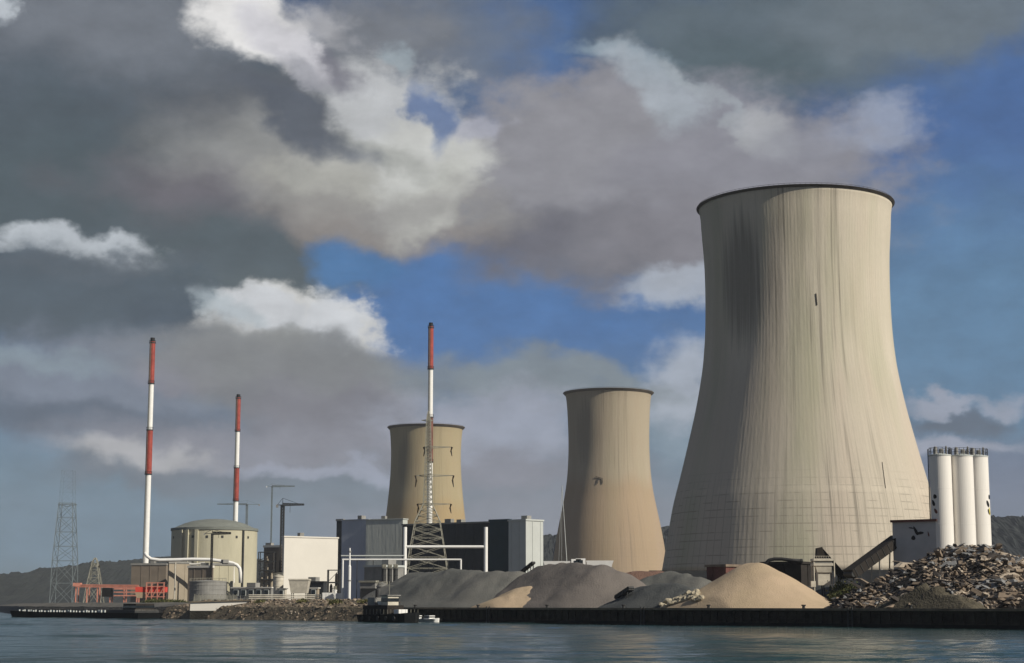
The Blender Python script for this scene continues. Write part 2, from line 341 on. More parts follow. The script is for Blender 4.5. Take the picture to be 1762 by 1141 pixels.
# ------------------------------------------------------------------ mesh helpers
class MB:
    def __init__(s): s.v = []; s.f = []; s.m = []; s.uv = None
    def quad(s, pts, mi=0):
        i = len(s.v); s.v += [tuple(p) for p in pts]; s.f.append(tuple(range(i, i + len(pts)))); s.m.append(mi)
    def hexa(s, b, t, mi=0):
        i = len(s.v); n = len(b); s.v += [tuple(p) for p in b] + [tuple(p) for p in t]
        s.f.append(tuple(i + k for k in reversed(range(n)))); s.m.append(mi)
        s.f.append(tuple(i + n + k for k in range(n))); s.m.append(mi)
        for k in range(n):
            s.f.append((i + k, i + (k + 1) % n, i + n + (k + 1) % n, i + n + k)); s.m.append(mi)
    def box(s, x0, x1, y0, y1, z0, z1, mi=0):
        s.hexa([(x0, y0, z0), (x1, y0, z0), (x1, y1, z0), (x0, y1, z0)], [(x0, y0, z1), (x1, y0, z1), (x1, y1, z1), (x0, y1, z1)], mi)
    def obox(s, c, ex, ey, hx, hy, z0, z1, mi=0):
        """oriented box; ex, ey are 2-D unit axes"""
        pts = [(c[0] + ex[0] * a * hx + ey[0] * b * hy, c[1] + ex[1] * a * hx + ey[1] * b * hy) for a, b in ((-1, -1), (1, -1), (1, 1), (-1, 1))]
        s.hexa([(p[0], p[1], z0) for p in pts], [(p[0], p[1], z1) for p in pts], mi)
    def bar(s, a, b, r, mi=0, n=4, r2=None):
        a = Vector(a); b = Vector(b); d = b - a
        if d.length < 1e-6: return
        d.normalize(); up = Vector((0, 0, 1)) if abs(d.z) < .9 else Vector((0, 1, 0))
        x = d.cross(up).normalized(); y = d.cross(x)
        r2 = r if r2 is None else r2
        ring = lambda c, q: [c + x * math.cos(2 * math.pi * (k + .5) / n) * q + y * math.sin(2 * math.pi * (k + .5) / n) * q for k in range(n)]
        s.hexa(ring(a, r), ring(b, r2), mi)
    def lathe(s, cx, cy, prof, n=32, mi=0, cap=True, mis=None):
        i = len(s.v); k = len(prof)
        for r, z in prof:
            for j in range(n):
                a = 2 * math.pi * j / n; s.v.append((cx + r * math.cos(a), cy + r * math.sin(a), z))
        for q in range(k - 1):
            for j in range(n):
                s.f.append((i + q * n + j, i + q * n + (j + 1) % n, i + (q + 1) * n + (j + 1) % n, i + (q + 1) * n + j)); s.m.append(mis[q] if mis else mi)
        if cap:
            s.f.append(tuple(i + j for j in reversed(range(n)))); s.m.append(mis[0] if mis else mi)
            s.f.append(tuple(i + (k - 1) * n + j for j in range(n))); s.m.append(mis[-1] if mis else mi)
    def tube(s, pts, r, n=10, mi=0):
        """smooth pipe through the points"""
        pts = [Vector(p) for p in pts]; rings = []
        for k, p in enumerate(pts):
            d = (pts[min(k + 1, len(pts) - 1)] - pts[max(k - 1, 0)]).normalized()
            up = Vector((0, 1, .01)); x = d.cross(up).normalized(); y = d.cross(x)
            rings.append([p + x * math.cos(2 * math.pi * j / n) * r + y * math.sin(2 * math.pi * j / n) * r for j in range(n)])
        i = len(s.v)
        for rg in rings: s.v += [tuple(q) for q in rg]
        for k in range(len(pts) - 1):
            for j in range(n):
                s.f.append((i + k * n + j, i + k * n + (j + 1) % n, i + (k + 1) * n + (j + 1) % n, i + (k + 1) * n + j)); s.m.append(mi)
        s.f.append(tuple(i + j for j in reversed(range(n)))); s.m.append(mi)
        s.f.append(tuple(i + (len(pts) - 1) * n + j for j in range(n))); s.m.append(mi)
    def build(s, name, mats, parent=None, smooth=False):
        if not isinstance(mats, (list, tuple)): mats = [mats]
        me = bpy.data.meshes.new(name)
        off = parent_origin(parent)
        me.from_pydata([(x - off[0], y - off[1], z - off[2]) for x, y, z in s.v], [], s.f)
        for m in mats: me.materials.append(M[m] if isinstance(m, str) else m)
        me.polygons.foreach_set('material_index', s.m)
        if smooth: me.polygons.foreach_set('use_smooth', [True] * len(s.f))
        me.update()
        o = bpy.data.objects.new(name, me); C.objects.link(o)
        if parent is not None: o.parent = parent
        elif s.v:
            # put the origin at the base of a one-mesh thing
            zs = min(v[2] for v in s.v); cx = sum(v[0] for v in s.v) / len(s.v); cy = sum(v[1] for v in s.v) / len(s.v)
            me.transform(__import__('mathutils').Matrix.Translation((-cx, -cy, -zs))); o.location = (cx, cy, zs)
        return o
def parent_origin(p):
    if p is None: return (0, 0, 0)
    v = Vector(p.location)
    q = p.parent
    while q is not None: v = v + q.location; q = q.parent
    return tuple(v)
def tag(o, label=None, cat=None, group=None, kind=None):
    if label: o['label'] = label
    if cat: o['category'] = cat
    if group: o['group'] = group
    if kind: o['kind'] = kind
    return o
def thing(name, label, cat, loc, group=None):
    o = bpy.data.objects.new(name, None); C.objects.link(o); o.location = loc; o.empty_display_size = 2
    return tag(o, label, cat, group)

GZ = 2.4
HAZE = 0.00006
# river bank line: B(t); inland normal IN
BU = Vector((-.623, .782)); IN = Vector((.782, .623))
def B(t): return Vector((63 - 76.5 * t, 214 + 96 * t))
def Yd(px, dist):
    k = (px - 881) / F / math.cos(PITCH) * .988
    return (182.6 + dist) / (k * .782 + .623)

# ------------------------------------------------------------------ setting
bm_ = MB()
WX0, WX1, WY0, WY1, WNX, WNY = -190, 120, 70, 520, 230, 640
def wy(j): return WY0 + (WY1 - WY0) * (j / WNY) ** 1.5
for j in range(WNY + 1):
    y = wy(j)
    for i in range(WNX + 1):
        x = WX0 + (WX1 - WX0) * i / WNX
        e = min(i, WNX - i, j, WNY - j) / 6; e = min(1, e)
        q = x * .30 + y
        gust = .55 + .9 * max(-.4, mnoise.noise((x * .012, y * .035, 4)))
        z = mnoise.noise((x * .10, q * .42, 1)) * .22 + mnoise.noise((x * .28 + 9, q * .95, 2)) * .10 + mnoise.noise((x * .03, y * .11, 7)) * .30
        bm_.v.append((x, y, z * e * gust))
for j in range(WNY):
    for i in range(WNX):
        a = j * (WNX + 1) + i; bm_.f.append((a, a + 1, a + WNX + 2, a + WNX + 1)); bm_.m.append(0)
for q in ([(-6000, -1500), (6000, -1500), (6000, WY0), (-6000, WY0)], [(-6000, WY0), (WX0, WY0), (WX0, WY1), (-6000, WY1)],
          [(WX1, WY0), (6000, WY0), (6000, WY1), (WX1, WY1)], [(-6000, WY1), (6000, WY1), (6000, 7000), (-6000, 7000)]):
    bm_.quad([(a, b, 0) for a, b in q])
def water_mat():
    m = bpy.data.materials.new('river_water'); m.use_nodes = True; nt = m.node_tree; N = nt.nodes; L = nt.links; b = N['Principled BSDF']
    b.inputs['Base Color'].default_value = (.018, .030, .034, 1); b.inputs['Roughness'].default_value = .10; b.inputs['Specular IOR Level'].default_value = .34; b.inputs['IOR'].default_value = 1.33
    t = N.new('ShaderNodeTexCoord')
    def nz(sx, sy, det, rot=0):
        mp = N.new('ShaderNodeMapping'); mp.inputs['Scale'].default_value = (sx, sy, 1); mp.inputs['Rotation'].default_value = (0, 0, rot); L.new(t.outputs['Object'], mp.inputs[0])
        n = N.new('ShaderNodeTexNoise'); n.inputs['Scale'].default_value = 1; n.inputs['Detail'].default_value = det; n.inputs['Roughness'].default_value = .6
        L.new(mp.outputs[0], n.inputs['Vector']); return n.outputs['Fac']
    bp = N.new('ShaderNodeBump'); bp.inputs['Strength'].default_value = 1; bp.inputs['Distance'].default_value = .35
    L.new(nz(.30, .75, 6, .3), bp.inputs['Height'])
    b2 = N.new('ShaderNodeBump'); b2.inputs['Strength'].default_value = .9; b2.inputs['Distance'].default_value = 1.0
    L.new(nz(.05, .12, 3, .2), b2.inputs['Height']); L.new(bp.outputs[0], b2.inputs['Normal'])
    b3 = N.new('ShaderNodeBump'); b3.inputs['Strength'].default_value = 1; b3.inputs['Distance'].default_value = .6
    L.new(nz(.035, .22, 4, .12), b3.inputs['Height']); L.new(b2.outputs[0], b3.inputs['Normal'])
    L.new(b3.outputs[0], b.inputs['Normal'])
    cr = N.new('ShaderNodeMix'); cr.data_type = 'RGBA'; L.new(nz(.006, .02, 3), cr.inputs[0])
    cr.inputs[6].default_value = (.006, .040, .056, 1); cr.inputs[7].default_value = (.030, .052, .042, 1); L.new(cr.outputs[2], b.inputs['Base Color'])
    return m
M['water'] = water_mat()
tag(bm_.build('river', 'water', smooth=True), kind='structure')

g = MB()
bp_ = [B(-3.5)] + [B(t) for t in (-1, 0, .5, 1, 1.5, 2, 2.42)] + [Vector((-135, 500)), Vector((-165, 590)), Vector((-232, 800)), Vector((-420, 1200)), Vector((-1500, 1500)), Vector((-5900, 1700))]
poly = bp_ + [Vector((-5900, 6900)), Vector((5900, 6900)), Vector((5900, -122))]
g.hexa([(p.x, p.y, -3) for p in reversed(poly)], [(p.x, p.y, GZ) for p in reversed(poly)])
tag(g.build('ground', 'ground'), kind='structure')

# quay wall with sheet-pile ribs, coping, ladders and fender posts
qw = thing('quay_wall', 'long dark quay wall of the river under the sand and gravel heaps', 'wall', (*B(.5), 0))
w = MB()
def bank_pts(t0, t1, n): return [B(t0 + (t1 - t0) * i / n) for i in range(n + 1)]
def strip(mb, t0, t1, d0, d1, z0, z1, mi=0):
    a, b = B(t0), B(t1)
    c = [a + IN * d0, b + IN * d0, b + IN * d1, a + IN * d1]
    c = list(reversed(c))
    mb.hexa([(p.x, p.y, z0) for p in c], [(p.x, p.y, z1) for p in c], mi)
T1 = 1.12
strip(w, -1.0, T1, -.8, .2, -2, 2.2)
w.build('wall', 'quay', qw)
w = MB(); i = 0; tt = -.95
while tt < T1 - .01:
    strip(w, tt, tt + .0045, -1.05, -.803, -2, 2.02); tt += .0135
w.build('sheet_pile_ribs', 'quay', qw)
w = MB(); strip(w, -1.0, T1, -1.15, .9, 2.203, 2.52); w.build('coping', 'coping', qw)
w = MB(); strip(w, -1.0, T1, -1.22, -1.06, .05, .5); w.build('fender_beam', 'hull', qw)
for k, tt in enumerate((-.1, .22, .55, .86)):
    w = MB()
    for s_ in (0, .006): strip(w, tt + s_, tt + s_ + .0014, -1.32, -1.16, -.5, 2.7)
    for z in range(8): strip(w, tt, tt + .0074, -1.28, -1.2, .1 + z * .3, .16 + z * .3)
    w.build('ladder', 'darksteel', qw)
for k in range(9):
    tt = -.15 + k * .15; p = B(tt) - IN * -.1
    w = MB(); w.lathe(p.x, p.y, [(.22, 2.52), (.2, 2.8), (.32, 2.85), (.32, 3.0)], 10)
    tag(w.build('mooring_bollard', 'darksteel'), 'small iron mooring bollard on the edge of the quay', 'bollard', 'bollards along the quay')

# far wooded hills
def hills(name, ridge, Y, depth, foot_px0, foot_px1):
    m = MB(); nx = 1500; ny = 40
    def h(px):
        for (a, ya), (b, yb) in zip(ridge, ridge[1:]):
            if a <= px <= b:
                t = (px - a) / (b - a); t = t * t * (3 - 2 * t); return ya + (yb - ya) * t
        return ridge[-1][1]
    for j in range(ny + 1):
        for i_ in range(nx + 1):
            px = foot_px0 + (foot_px1 - foot_px0) * i_ / nx
            v = j / ny; yy = Y + depth * v
            top = P(px, h(px), Y + depth * .6).z - GZ
            prof = math.sin(min(1, v / .6) * math.pi / 2) if v < .6 else 1 - (v - .6) * 1.2
            x = (px - 881) / F * (Y + depth * .3) * 1.012
            z = GZ + top * prof
            nv = mnoise.noise((x * .012, yy * .012, 3)) * 3 + mnoise.noise((x * .11, yy * .06, 8)) * 5 + mnoise.noise((x * .3, yy * .1, 18)) * 3.5
            z += nv * min(1, v * 5) - 3
            m.v.append((x, yy, z))
    for j in range(ny):
        for i_ in range(nx):
            a = j * (nx + 1) + i_; m.f.append((a, a + 1, a + nx + 2, a + nx + 1)); m.m.append(0)
    return tag(m.build(name, 'hill'), kind='structure')
hills('wooded_hills', [(-900, 985), (-100, 988), (0, 984), (60, 974), (130, 965), (240, 958), (420, 962), (900, 925), (1000, 915), (1150, 906), (1400, 905), (1650, 895), (1762, 888), (2600, 880)], 1900, 900, -900, 2700)

# ------------------------------------------------------------------ cooling towers
def cooling_tower(name, label, px, Y, prof_px, leg_h, shellm, ytop, deco=None):
    """prof_px: (image row, half width in pixels at distance Y)"""
    cx = Xp(px, Y)
    f2 = math.cos(PITCH)
    prof = sorted([(Zp(py, Y, px), hw * Y / F / (math.cos(math.atan((px - 881) / F)))) for py, hw in prof_px])
    t = thing(name, label, 'cooling tower', (cx, Y, GZ), None)
    zb = GZ + leg_h; zt = prof[-1][0]
    def rad(z):
        if z <= prof[0][0]:
            (z0, r0), (z1, r1) = prof[0], prof[1]; return r0 + (r0 - r1) / (z1 - z0) * (z0 - z)
        # Catmull-Rom through the profile
        for k in range(len(prof) - 1):
            if prof[k][0] <= z <= prof[k + 1][0]:
                z0, r0 = prof[k]; z1, r1 = prof[k + 1]
                m0 = (r1 - prof[k - 1][1]) / (z1 - prof[k - 1][0]) if k > 0 else (r1 - r0) / (z1 - z0)
                m1 = (prof[k + 2][1] - r0) / (prof[k + 2][0] - z0) if k + 2 < len(prof) else (r1 - r0) / (z1 - z0)
                h = z1 - z0; s = (z - z0) / h
                return (2*s**3-3*s*s+1)*r0 + (s**3-2*s*s+s)*h*m0 + (-2*s**3+3*s*s)*r1 + (s**3-s*s)*h*m1
        return prof[-1][1]
    n = 180; rows = 70
    a0 = math.atan2(-Y, -cx)          # direction towards the camera
    me = bpy.data.meshes.new('shell'); vs = []; fs = []; uvs = []
    for q in range(rows + 1):
        z = zb + (zt - zb) * q / rows; r = rad(z)
        for j in range(n + 1):
            a = a0 + 2 * math.pi * (j / n - .5)
            vs.append((r * math.cos(a), r * math.sin(a), z - GZ))
    nv = len(vs)
    for q in range(rows + 1):
        z = zb + (zt - zb) * q / rows; r = rad(z) - .9
        for j in range(n + 1):
            a = a0 + 2 * math.pi * (j / n - .5)
            vs.append((r * math.cos(a), r * math.sin(a), z - GZ))
    def uvq(*ids): return [((i % nv % (n + 1)) / n, (i % nv // (n + 1)) / rows) for i in ids]
    for q in range(rows):
        for j in range(n):
            a = q * (n + 1) + j; c_ = (a, a + 1, a + n + 2, a + n + 1); fs.append(c_); uvs += uvq(*c_)
            c_ = tuple(i + nv for i in reversed(c_)); fs.append(c_); uvs += uvq(*c_)
    for j in range(n):
        a = j; c_ = (a + 1, a, a + nv, a + 1 + nv); fs.append(c_); uvs += uvq(*c_)
        a = rows * (n + 1) + j; c_ = (a, a + 1, a + 1 + nv, a + nv); fs.append(c_); uvs += uvq(*c_)
    me.from_pydata(vs, [], fs); me.materials.append(M[shellm])
    ul = me.uv_layers.new(name='UVMap'); ul.data.foreach_set('uv', [c for p in uvs for c in p])
    me.polygons.foreach_set('use_smooth', [True] * len(fs)); me.update()
    o = bpy.data.objects.new('shell', me); C.objects.link(o); o.parent = t
    rt = rad(zt)
    rb = MB()
    sc_ = wd(1, Y)
    rb.lathe(cx, Y, [(rt + .05, zt - 2.2 * sc_ * 2), (rt + 1.6 * sc_ * 2.2, zt - 1.0 * sc_), (rt + 1.6 * sc_ * 2.2, zt - .4 * sc_), (rt - 1.5, zt + .05), (rt - 1.5, zt - 2)], 120, cap=False)
    rb.build('rim_ledge', 'rim' if Y < 800 else 'rim_far', t, smooth=False)
    rr = MB()
    rz = zt + .5
    for k in range(120):
        a = 2 * math.pi * k / 120; b = 2 * math.pi * (k + 1) / 120; rq = rt + 1.2 * sc_
        pa = (cx + rq * math.cos(a), Y + rq * math.sin(a)); pb = (cx + rq * math.cos(b), Y + rq * math.sin(b))
        rr.bar((*pa, zt - .4), (*pa, rz), .06); rr.bar((*pa, rz), (*pb, rz), .07)
    rr.build('railing', 'rim', t)
    # leg ring (diagonal columns) and basin
    lg = MB(); r0 = rad(zb) - .4; r1 = r0 + leg_h * .28; nl = 44
    for k in range(nl):
        a = 2 * math.pi * k / nl
        for s_ in (-.5, .5):
            b = a + s_ * 2 * math.pi / nl
            lg.bar((cx + r1 * math.cos(a), Y + r1 * math.sin(a), GZ), (cx + r0 * math.cos(b), Y + r0 * math.sin(b), zb + .3), .5, n=6)
    tag(lg.build('support_columns', 'midgrey', t), None, None)
    bs = MB(); bs.lathe(cx, Y, [(r1 + 2, GZ - .5), (r1 + 2, GZ + 1.6), (r1 + 1.4, GZ + 1.6), (r1 + 1.4, GZ + .6)], 96, cap=False)
    bs.build('basin', 'midgrey', t)
    fl = MB(); fl.lathe(cx, Y, [(.5, zb + 1), (r0 - .8, zb + 1)], 60, cap=False); fl.build('fill_deck', 'darksteel', t)
    def on(pxx, pyy, rr_=0.0):
        # a point on the shell that shows at this pixel
        d = ray(pxx, pyy); z = None; s = (Y - rad(80)) / d.y
        for _ in range(30):
            z = HC + d.z * s; r = rad(z) + rr_
            # intersect circle
            A = d.x ** 2 + d.y ** 2; Bq = -2 * (d.x * cx + d.y * Y); Cq = cx * cx + Y * Y - r * r
            disc = Bq * Bq - 4 * A * Cq
            if disc < 0: return None
            s = (-Bq - math.sqrt(disc)) / (2 * A)
        return Vector((d.x * s, d.y * s, HC + d.z * s))
    return t, on
t1, on1 = cooling_tower('cooling_tower', 'huge nearest cooling tower with dark streaks, standing tallest at the right behind the sand heaps', 1385, 690,
    [(356, 166.5), (370, 163.5), (400, 161.5), (450, 158), (500, 157), (560, 158), (600, 160.5), (640, 165), (700, 176), (760, 190), (820, 205), (870, 218), (930, 229), (975, 237)], 13, 'shell1', 356)
t2, on2 = cooling_tower('cooling_tower', 'middle cooling tower with orange brown lower half, right of the pale office block', 1050, 1250,
    [(676, 75), (690, 72.5), (720, 70.5), (760, 69.5), (790, 70), (820, 72), (850, 76), (880, 82), (910, 88), (940, 93), (978, 98)], 18, 'shell2', 676)
t3, on3 = cooling_tower('cooling_tower', 'leftmost and smallest cooling tower in ochre concrete behind the lattice pylon', 731, 1450,
    [(735, 63.5), (750, 61.5), (780, 60), (810, 60.5), (840, 62.5), (870, 65.5), (900, 69), (950, 76)], 14, 'shell3', 735)
# small service details fixed to the shells
for (xa, ya, xb, yb, r, nm) in ((1404, 505, 1406, 525, .22, 'access_hatch'), (1518, 795, 1524, 840, .10, 'access_ladder')):
    d = MB(); a = on1(xa, ya, .15); b = on1(xb, yb, .15); d.bar(a, b, r); d.build(nm, 'rim', t1)
d = MB()
for (xa, ya, xb, yb) in ((1025, 820, 1036, 823), (1030, 823, 1028, 832), (1036, 823, 1037, 832)):
    d.bar(on2(xa, ya, .5), on2(xb, yb, .5), .28)
d.build('service_platform', 'darksteel', t2)

# ------------------------------------------------------------------ buildings
def axes(deg):
    """river-facing normal turned deg to the left of straight-to-camera; returns left-going and right-going axes"""
    a = R(deg)
    return Vector((-math.cos(a), math.sin(a))), Vector((math.sin(a), math.cos(a)))
def rbox_pts(pl, pc, pr, Y, deg):
    uL, uR = axes(deg)
    kc = (pc - 881) / F * 1.0; cs = 1.0
    c = Vector((Xp(pc, Y), Y)); kl = (Xp(pl, 1.0)); kr = Xp(pr, 1.0)
    Lw = (c.x - kl * c.y) / (-uL.x + uL.y * kl); Rw = (kr * c.y - c.x) / (uR.x - uR.y * kr)
    return c, c + uL * Lw, c + uL * Lw + uR * Rw, c + uR * Rw, uL, uR, Lw, Rw
def box_building(name, label, cat, pl, pc, pr, Y, ytop, deg, wallm, roofm='midgrey', parapet=.8, detail=True, group=None, base=GZ, seams=True, windows=0, doors=0, wmat='glass'):
    c, l, bk, r, uL, uR, Lw, Rw = rbox_pts(pl, pc, pr, Y, deg)
    z1 = Zp(ytop, Y, pc)
    t = thing(name, label, cat, (c.x, c.y, base), group)
    w = MB(); pts = [c, r, bk, l]
    w.hexa([(p.x, p.y, base) for p in pts], [(p.x, p.y, z1 - parapet) for p in pts])
    # cladding seams as real shallow ribs
    w.build('wall', wallm, t)
    if seams:
        s_ = MB(); nf = -uR; ne = -uL
        k = 3.0
        while k < Lw - 1:
            q = c + uL * k + nf * .06; s_.obox(q, uL, uR, .10, .055, base, z1 - parapet); k += 3.6
        k = 3.0
        while k < Rw - 1:
            q = c + uR * k + ne * .06; s_.obox(q, uR, uL, .10, .055, base, z1 - parapet); k += 3.6
        if s_.v: s_.build('cladding_ribs', wallm, t)
    rf = MB()
    mid = (c + bk) / 2
    rf.obox(mid, uL, uR, Lw / 2 + .25, Rw / 2 + .25, z1 - parapet + .002, z1)
    rf.build('roof', roofm, t)
    if detail:
        for k in range(max(1, int(Lw / 14))):
            v = MB(); q = c + uL * (Lw * (.25 + .5 * random.random())) + uR * (Rw * (.3 + .5 * random.random()))
            hh = .6 + random.random() * .8
            v.obox(q, uL, uR, .7 + random.random() * .8, .7 + random.random(), z1 + .002, z1 + hh)
            v.build('roof_vent', 'midgrey', t)
    for k in range(windows):
        f = MB(); q = c + uL * (Lw * (k + .6) / (windows + .2)); zz = base + (z1 - base) * .55
        ww = min(1.6, Lw / windows * .3)
        f.obox(q - uR * .08, uL, uR, ww, .1, zz, zz + 1.7); wf = f.build('window', 'palegrey', t)
        f = MB(); f.obox(q - uR * .2, uL, uR, ww - .15, .04, zz + .15, zz + 1.55); f.build('pane', wmat, wf)
    for k in range(doors):
        f = MB(); q = c + uL * (Lw * (k + .5) / (doors + .3))
        f.obox(q - uR * .08, uL, uR, 1.8, .1, base, base + 4); f.build('door', 'darksteel', t)
    return t, (c, l, bk, r, uL, uR, Lw, Rw, z1)

# reactor building
RY = 850
rx0 = Xp(366, RY); rr0 = wd(72.5, RY)
zt = Zp(912, RY, 366); ztop = Zp(893, RY, 366)
t = thing('reactor_building', 'round beige reactor building with shallow grey domed roof', 'building', (rx0, RY, GZ))
w = MB(); w.lathe(rx0, RY, [(rr0, GZ), (rr0, zt - .6)], 96); w.build('wall', 'reactor', t, smooth=False)
w = MB(); w.lathe(rx0, RY, [(rr0 + .4, zt - .6), (rr0 + .4, zt + .6), (rr0 * .93, zt + .9), (rr0 * .72, zt + (ztop - zt) * .55), (rr0 * .5, zt + (ztop - zt) * .8), (rr0 * .25, ztop - .3), (.3, ztop)], 96); w.build('roof', 'reactor_roof', t)
w = MB()
for a in (-128, -118, -104, -40): 
    q = Vector((rx0 + (rr0 + .25) * math.cos(R(a)), RY + (rr0 + .25) * math.sin(R(a)))); e = Vector((math.cos(R(a)), math.sin(R(a)))); f_ = Vector((-e.y, e.x))
    w = MB(); w.obox(q, e, f_, .6, .8 if a < -100 else .35, GZ, zt - .62); w.build('buttress', 'reactor' if a < -100 else 'darksteel', t)
for k in range(7):
    a = R(-150 + k * 20); q = Vector((rx0 + (rr0 + .08) * math.cos(a), RY + (rr0 + .08) * math.sin(a))); e = Vector((math.cos(a), math.sin(a))); f_ = Vector((-e.y, e.x))
    w = MB(); w.obox(q, e, f_, .12, .5, zt - 4.5, zt - 3.4); w.build('vent', 'darksteel', t)

box_building('annex_building', 'brownish grey block below the tallest left chimney', 'building', 224, 284, 290, 700, 969, 8, 'brown')
box_building('annex_building', 'pale beige block left of the round reactor building, under the white pipe', 'building', 287, 289, 326, 690, 966, 60, 'beige')
t, inf = box_building('annex_building', 'low brown block with pale roof edge in front of the round reactor building', 'building', 322, 360, 366, 640, 973, 20, 'brown', 'cream')
box_building('annex_building', 'olive beige low block at the foot of the round reactor building', 'building', 361, 363, 400, 650, 969, 60, 'reactor')

def tank(name, label, px0, px1, ytop, Y, m, cat='tank', dome=.6, group=None, legs=False):
    cx = Xp((px0 + px1) / 2, Y); r = wd(px1 - px0, Y) / 2; z = Zp(ytop, Y)
    t = thing(name, label, cat, (cx, Y, GZ), group)
    w = MB(); w.lathe(cx, Y, [(r, GZ + (1.5 if legs else 0)), (r, z - dome)], 40); w.build('tank_wall', m, t)
    w = MB(); w.lathe(cx, Y, [(r + .1, z - dome), (r + .1, z - dome + .2), (r * .6, z - .2), (.1, z)], 40); w.build('lid', m, t)
    w = MB()
    for k in range(5): w.lathe(cx, Y, [(r + .01, GZ + (z - GZ) * (k + .8) / 6 - .06), (r + .07, GZ + (z - GZ) * (k + .8) / 6), (r + .01, GZ + (z - GZ) * (k + .8) / 6 + .06)], 40, cap=False)
    w.build('hoops', m, t)
    w = MB()
    for k in range(24):
        a = 2 * math.pi * k / 24; b = 2 * math.pi * (k + 1) / 24; q = r - .05
        w.bar((cx + q * math.cos(a), Y + q * math.sin(a), z - dome), (cx + q * math.cos(a), Y + q * math.sin(a), z - dome + 1.1), .04)
        w.bar((cx + q * math.cos(a), Y + q * math.sin(a), z - dome + 1.1), (cx + q * math.cos(b), Y + q * math.sin(b), z - dome + 1.1), .04)
    w.build('railing', 'steel', t)
    if legs:
        for sx in (-1, 1):
            for sy in (-1, 1):
                w = MB(); w.bar((cx + sx * r * .6, Y + sy * r * .6, GZ), (cx + sx * r * .6, Y + sy * r * .6, GZ + 1.6), .15); w.build('leg', m, t)
    return t
tank('storage_tank', 'wide grey round tank on the left bank above the white river wall', 326, 388, 998, 500, 'midgrey')

# chimneys
def chimney(label, px, Y, ys, hw, base=None, cols=('red', 'white', 'red', 'white')):
    x = Xp(px, Y); b = GZ if base is None else base
    t = thing('chimney', label, 'chimney', (x, Y, b), 'red and white chimneys')
    zs = [Zp(y, Y, px) for y in ys]
    k = 0
    prof_z = zs[:]; prof_z[-1] = b
    for i in range(4):
        w = MB(); r = wd(hw, Y) * (1.0 if cols[i] == 'white' else 1.15)
        r1 = r * (1 + .06 * i)
        w.lathe(x, Y, [(r1 * 1.02, prof_z[i + 1]), (r1, prof_z[i])], 24)
        w.build('painted_section', cols[i] if cols[i] in M else 'red', t, smooth=False)
    for i in (0, 1, 2, 3):
        w = MB(); r = wd(hw, Y) * 1.32 * (1 + .04 * i)
        zq = prof_z[i] + (.003 if i else -.5)
        w.lathe(x, Y, [(r, zq - .25), (r, zq + .15)], 24)
        for j in range(12):
            a = 2 * math.pi * j / 12; c_ = 2 * math.pi * (j + 1) / 12
            p0 = (x + r * math.cos(a), Y + r * math.sin(a)); p1 = (x + r * math.cos(c_), Y + r * math.sin(c_))
            w.bar((*p0, zq), (*p0, zq + 1.1), .05); w.bar((*p0, zq + 1.1), (*p1, zq + 1.1), .05)
        w.build('platform', 'darksteel', t)
    w = MB(); w.lathe(x, Y, [(wd(hw, Y) * .9, prof_z[0]), (wd(hw, Y) * .9, prof_z[0] + 1.6)], 20); w.build('flue_tip', 'black', t)
    w = MB(); r = wd(hw, Y) * 1.12
    w.bar((x - r * .55, Y - r, b), (x - r * .55, Y - r, prof_z[0]), .07); w.bar((x - r * .25, Y - r, b), (x - r * .25, Y - r, prof_z[0]), .07)
    w.build('ladder', 'steel', t)
    return t
roofz = Zp(969, 700)
chimney('tall red and white chimney at the far left, rising from the brownish grey block', 248, 712, (588, 660, 740, 816, 966), 4.2, base=roofz)
chimney('shorter red and white chimney rising behind the round reactor building', 401.5, 900, (684, 742, 805, 862, 1035), 3.6)
M['redbrown'] = mat('weathered_red_paint', (.16, .07, .05), .6, .3, .4)
chimney('red and white chimney in the middle, behind the lattice pylon and the dark hall', 738, 720, (562, 635, 718, 795, 1035), 4.0, cols=('red', 'white', 'redbrown', 'white'))

# white process pipe from the left chimney
py_ = 686
t = thing('white_pipe', 'long white pipe bending from the left chimney foot across the round reactor building', 'pipe', (*P(300, 1040, py_).xy, GZ))
path = [(249, 951), (253, 957), (260, 962), (275, 964), (300, 963.5), (330, 962.5), (360, 963), (385, 966), (400, 969), (408, 972.5), (412.5, 978), (413.5, 986), (413.5, 1003)]
w = MB(); w.tube([P(a, b, py_) for a, b in path], wd(2.9, py_), 12); w.build('main_pipe', 'white', t, smooth=True)
for a in (302, 345, 380, 402):
    w = MB(); p = P(a, 968, py_); w.bar((p.x, p.y, GZ), p, .3, n=6); w.build('support_post', 'hopper', t)
w = MB(); w.tube([P(402, 975, py_ + 3), P(402, 1003, py_ + 3)], wd(1.6, py_), 8); w.build('branch_pipe', 'white', t)
w = MB(); w.tube([P(326, 971, py_ - 8), P(336, 971, py_ - 8), P(352, 969, py_ - 8)], wd(1.8, py_), 8); w.build('branch_pipe', 'cream', t)

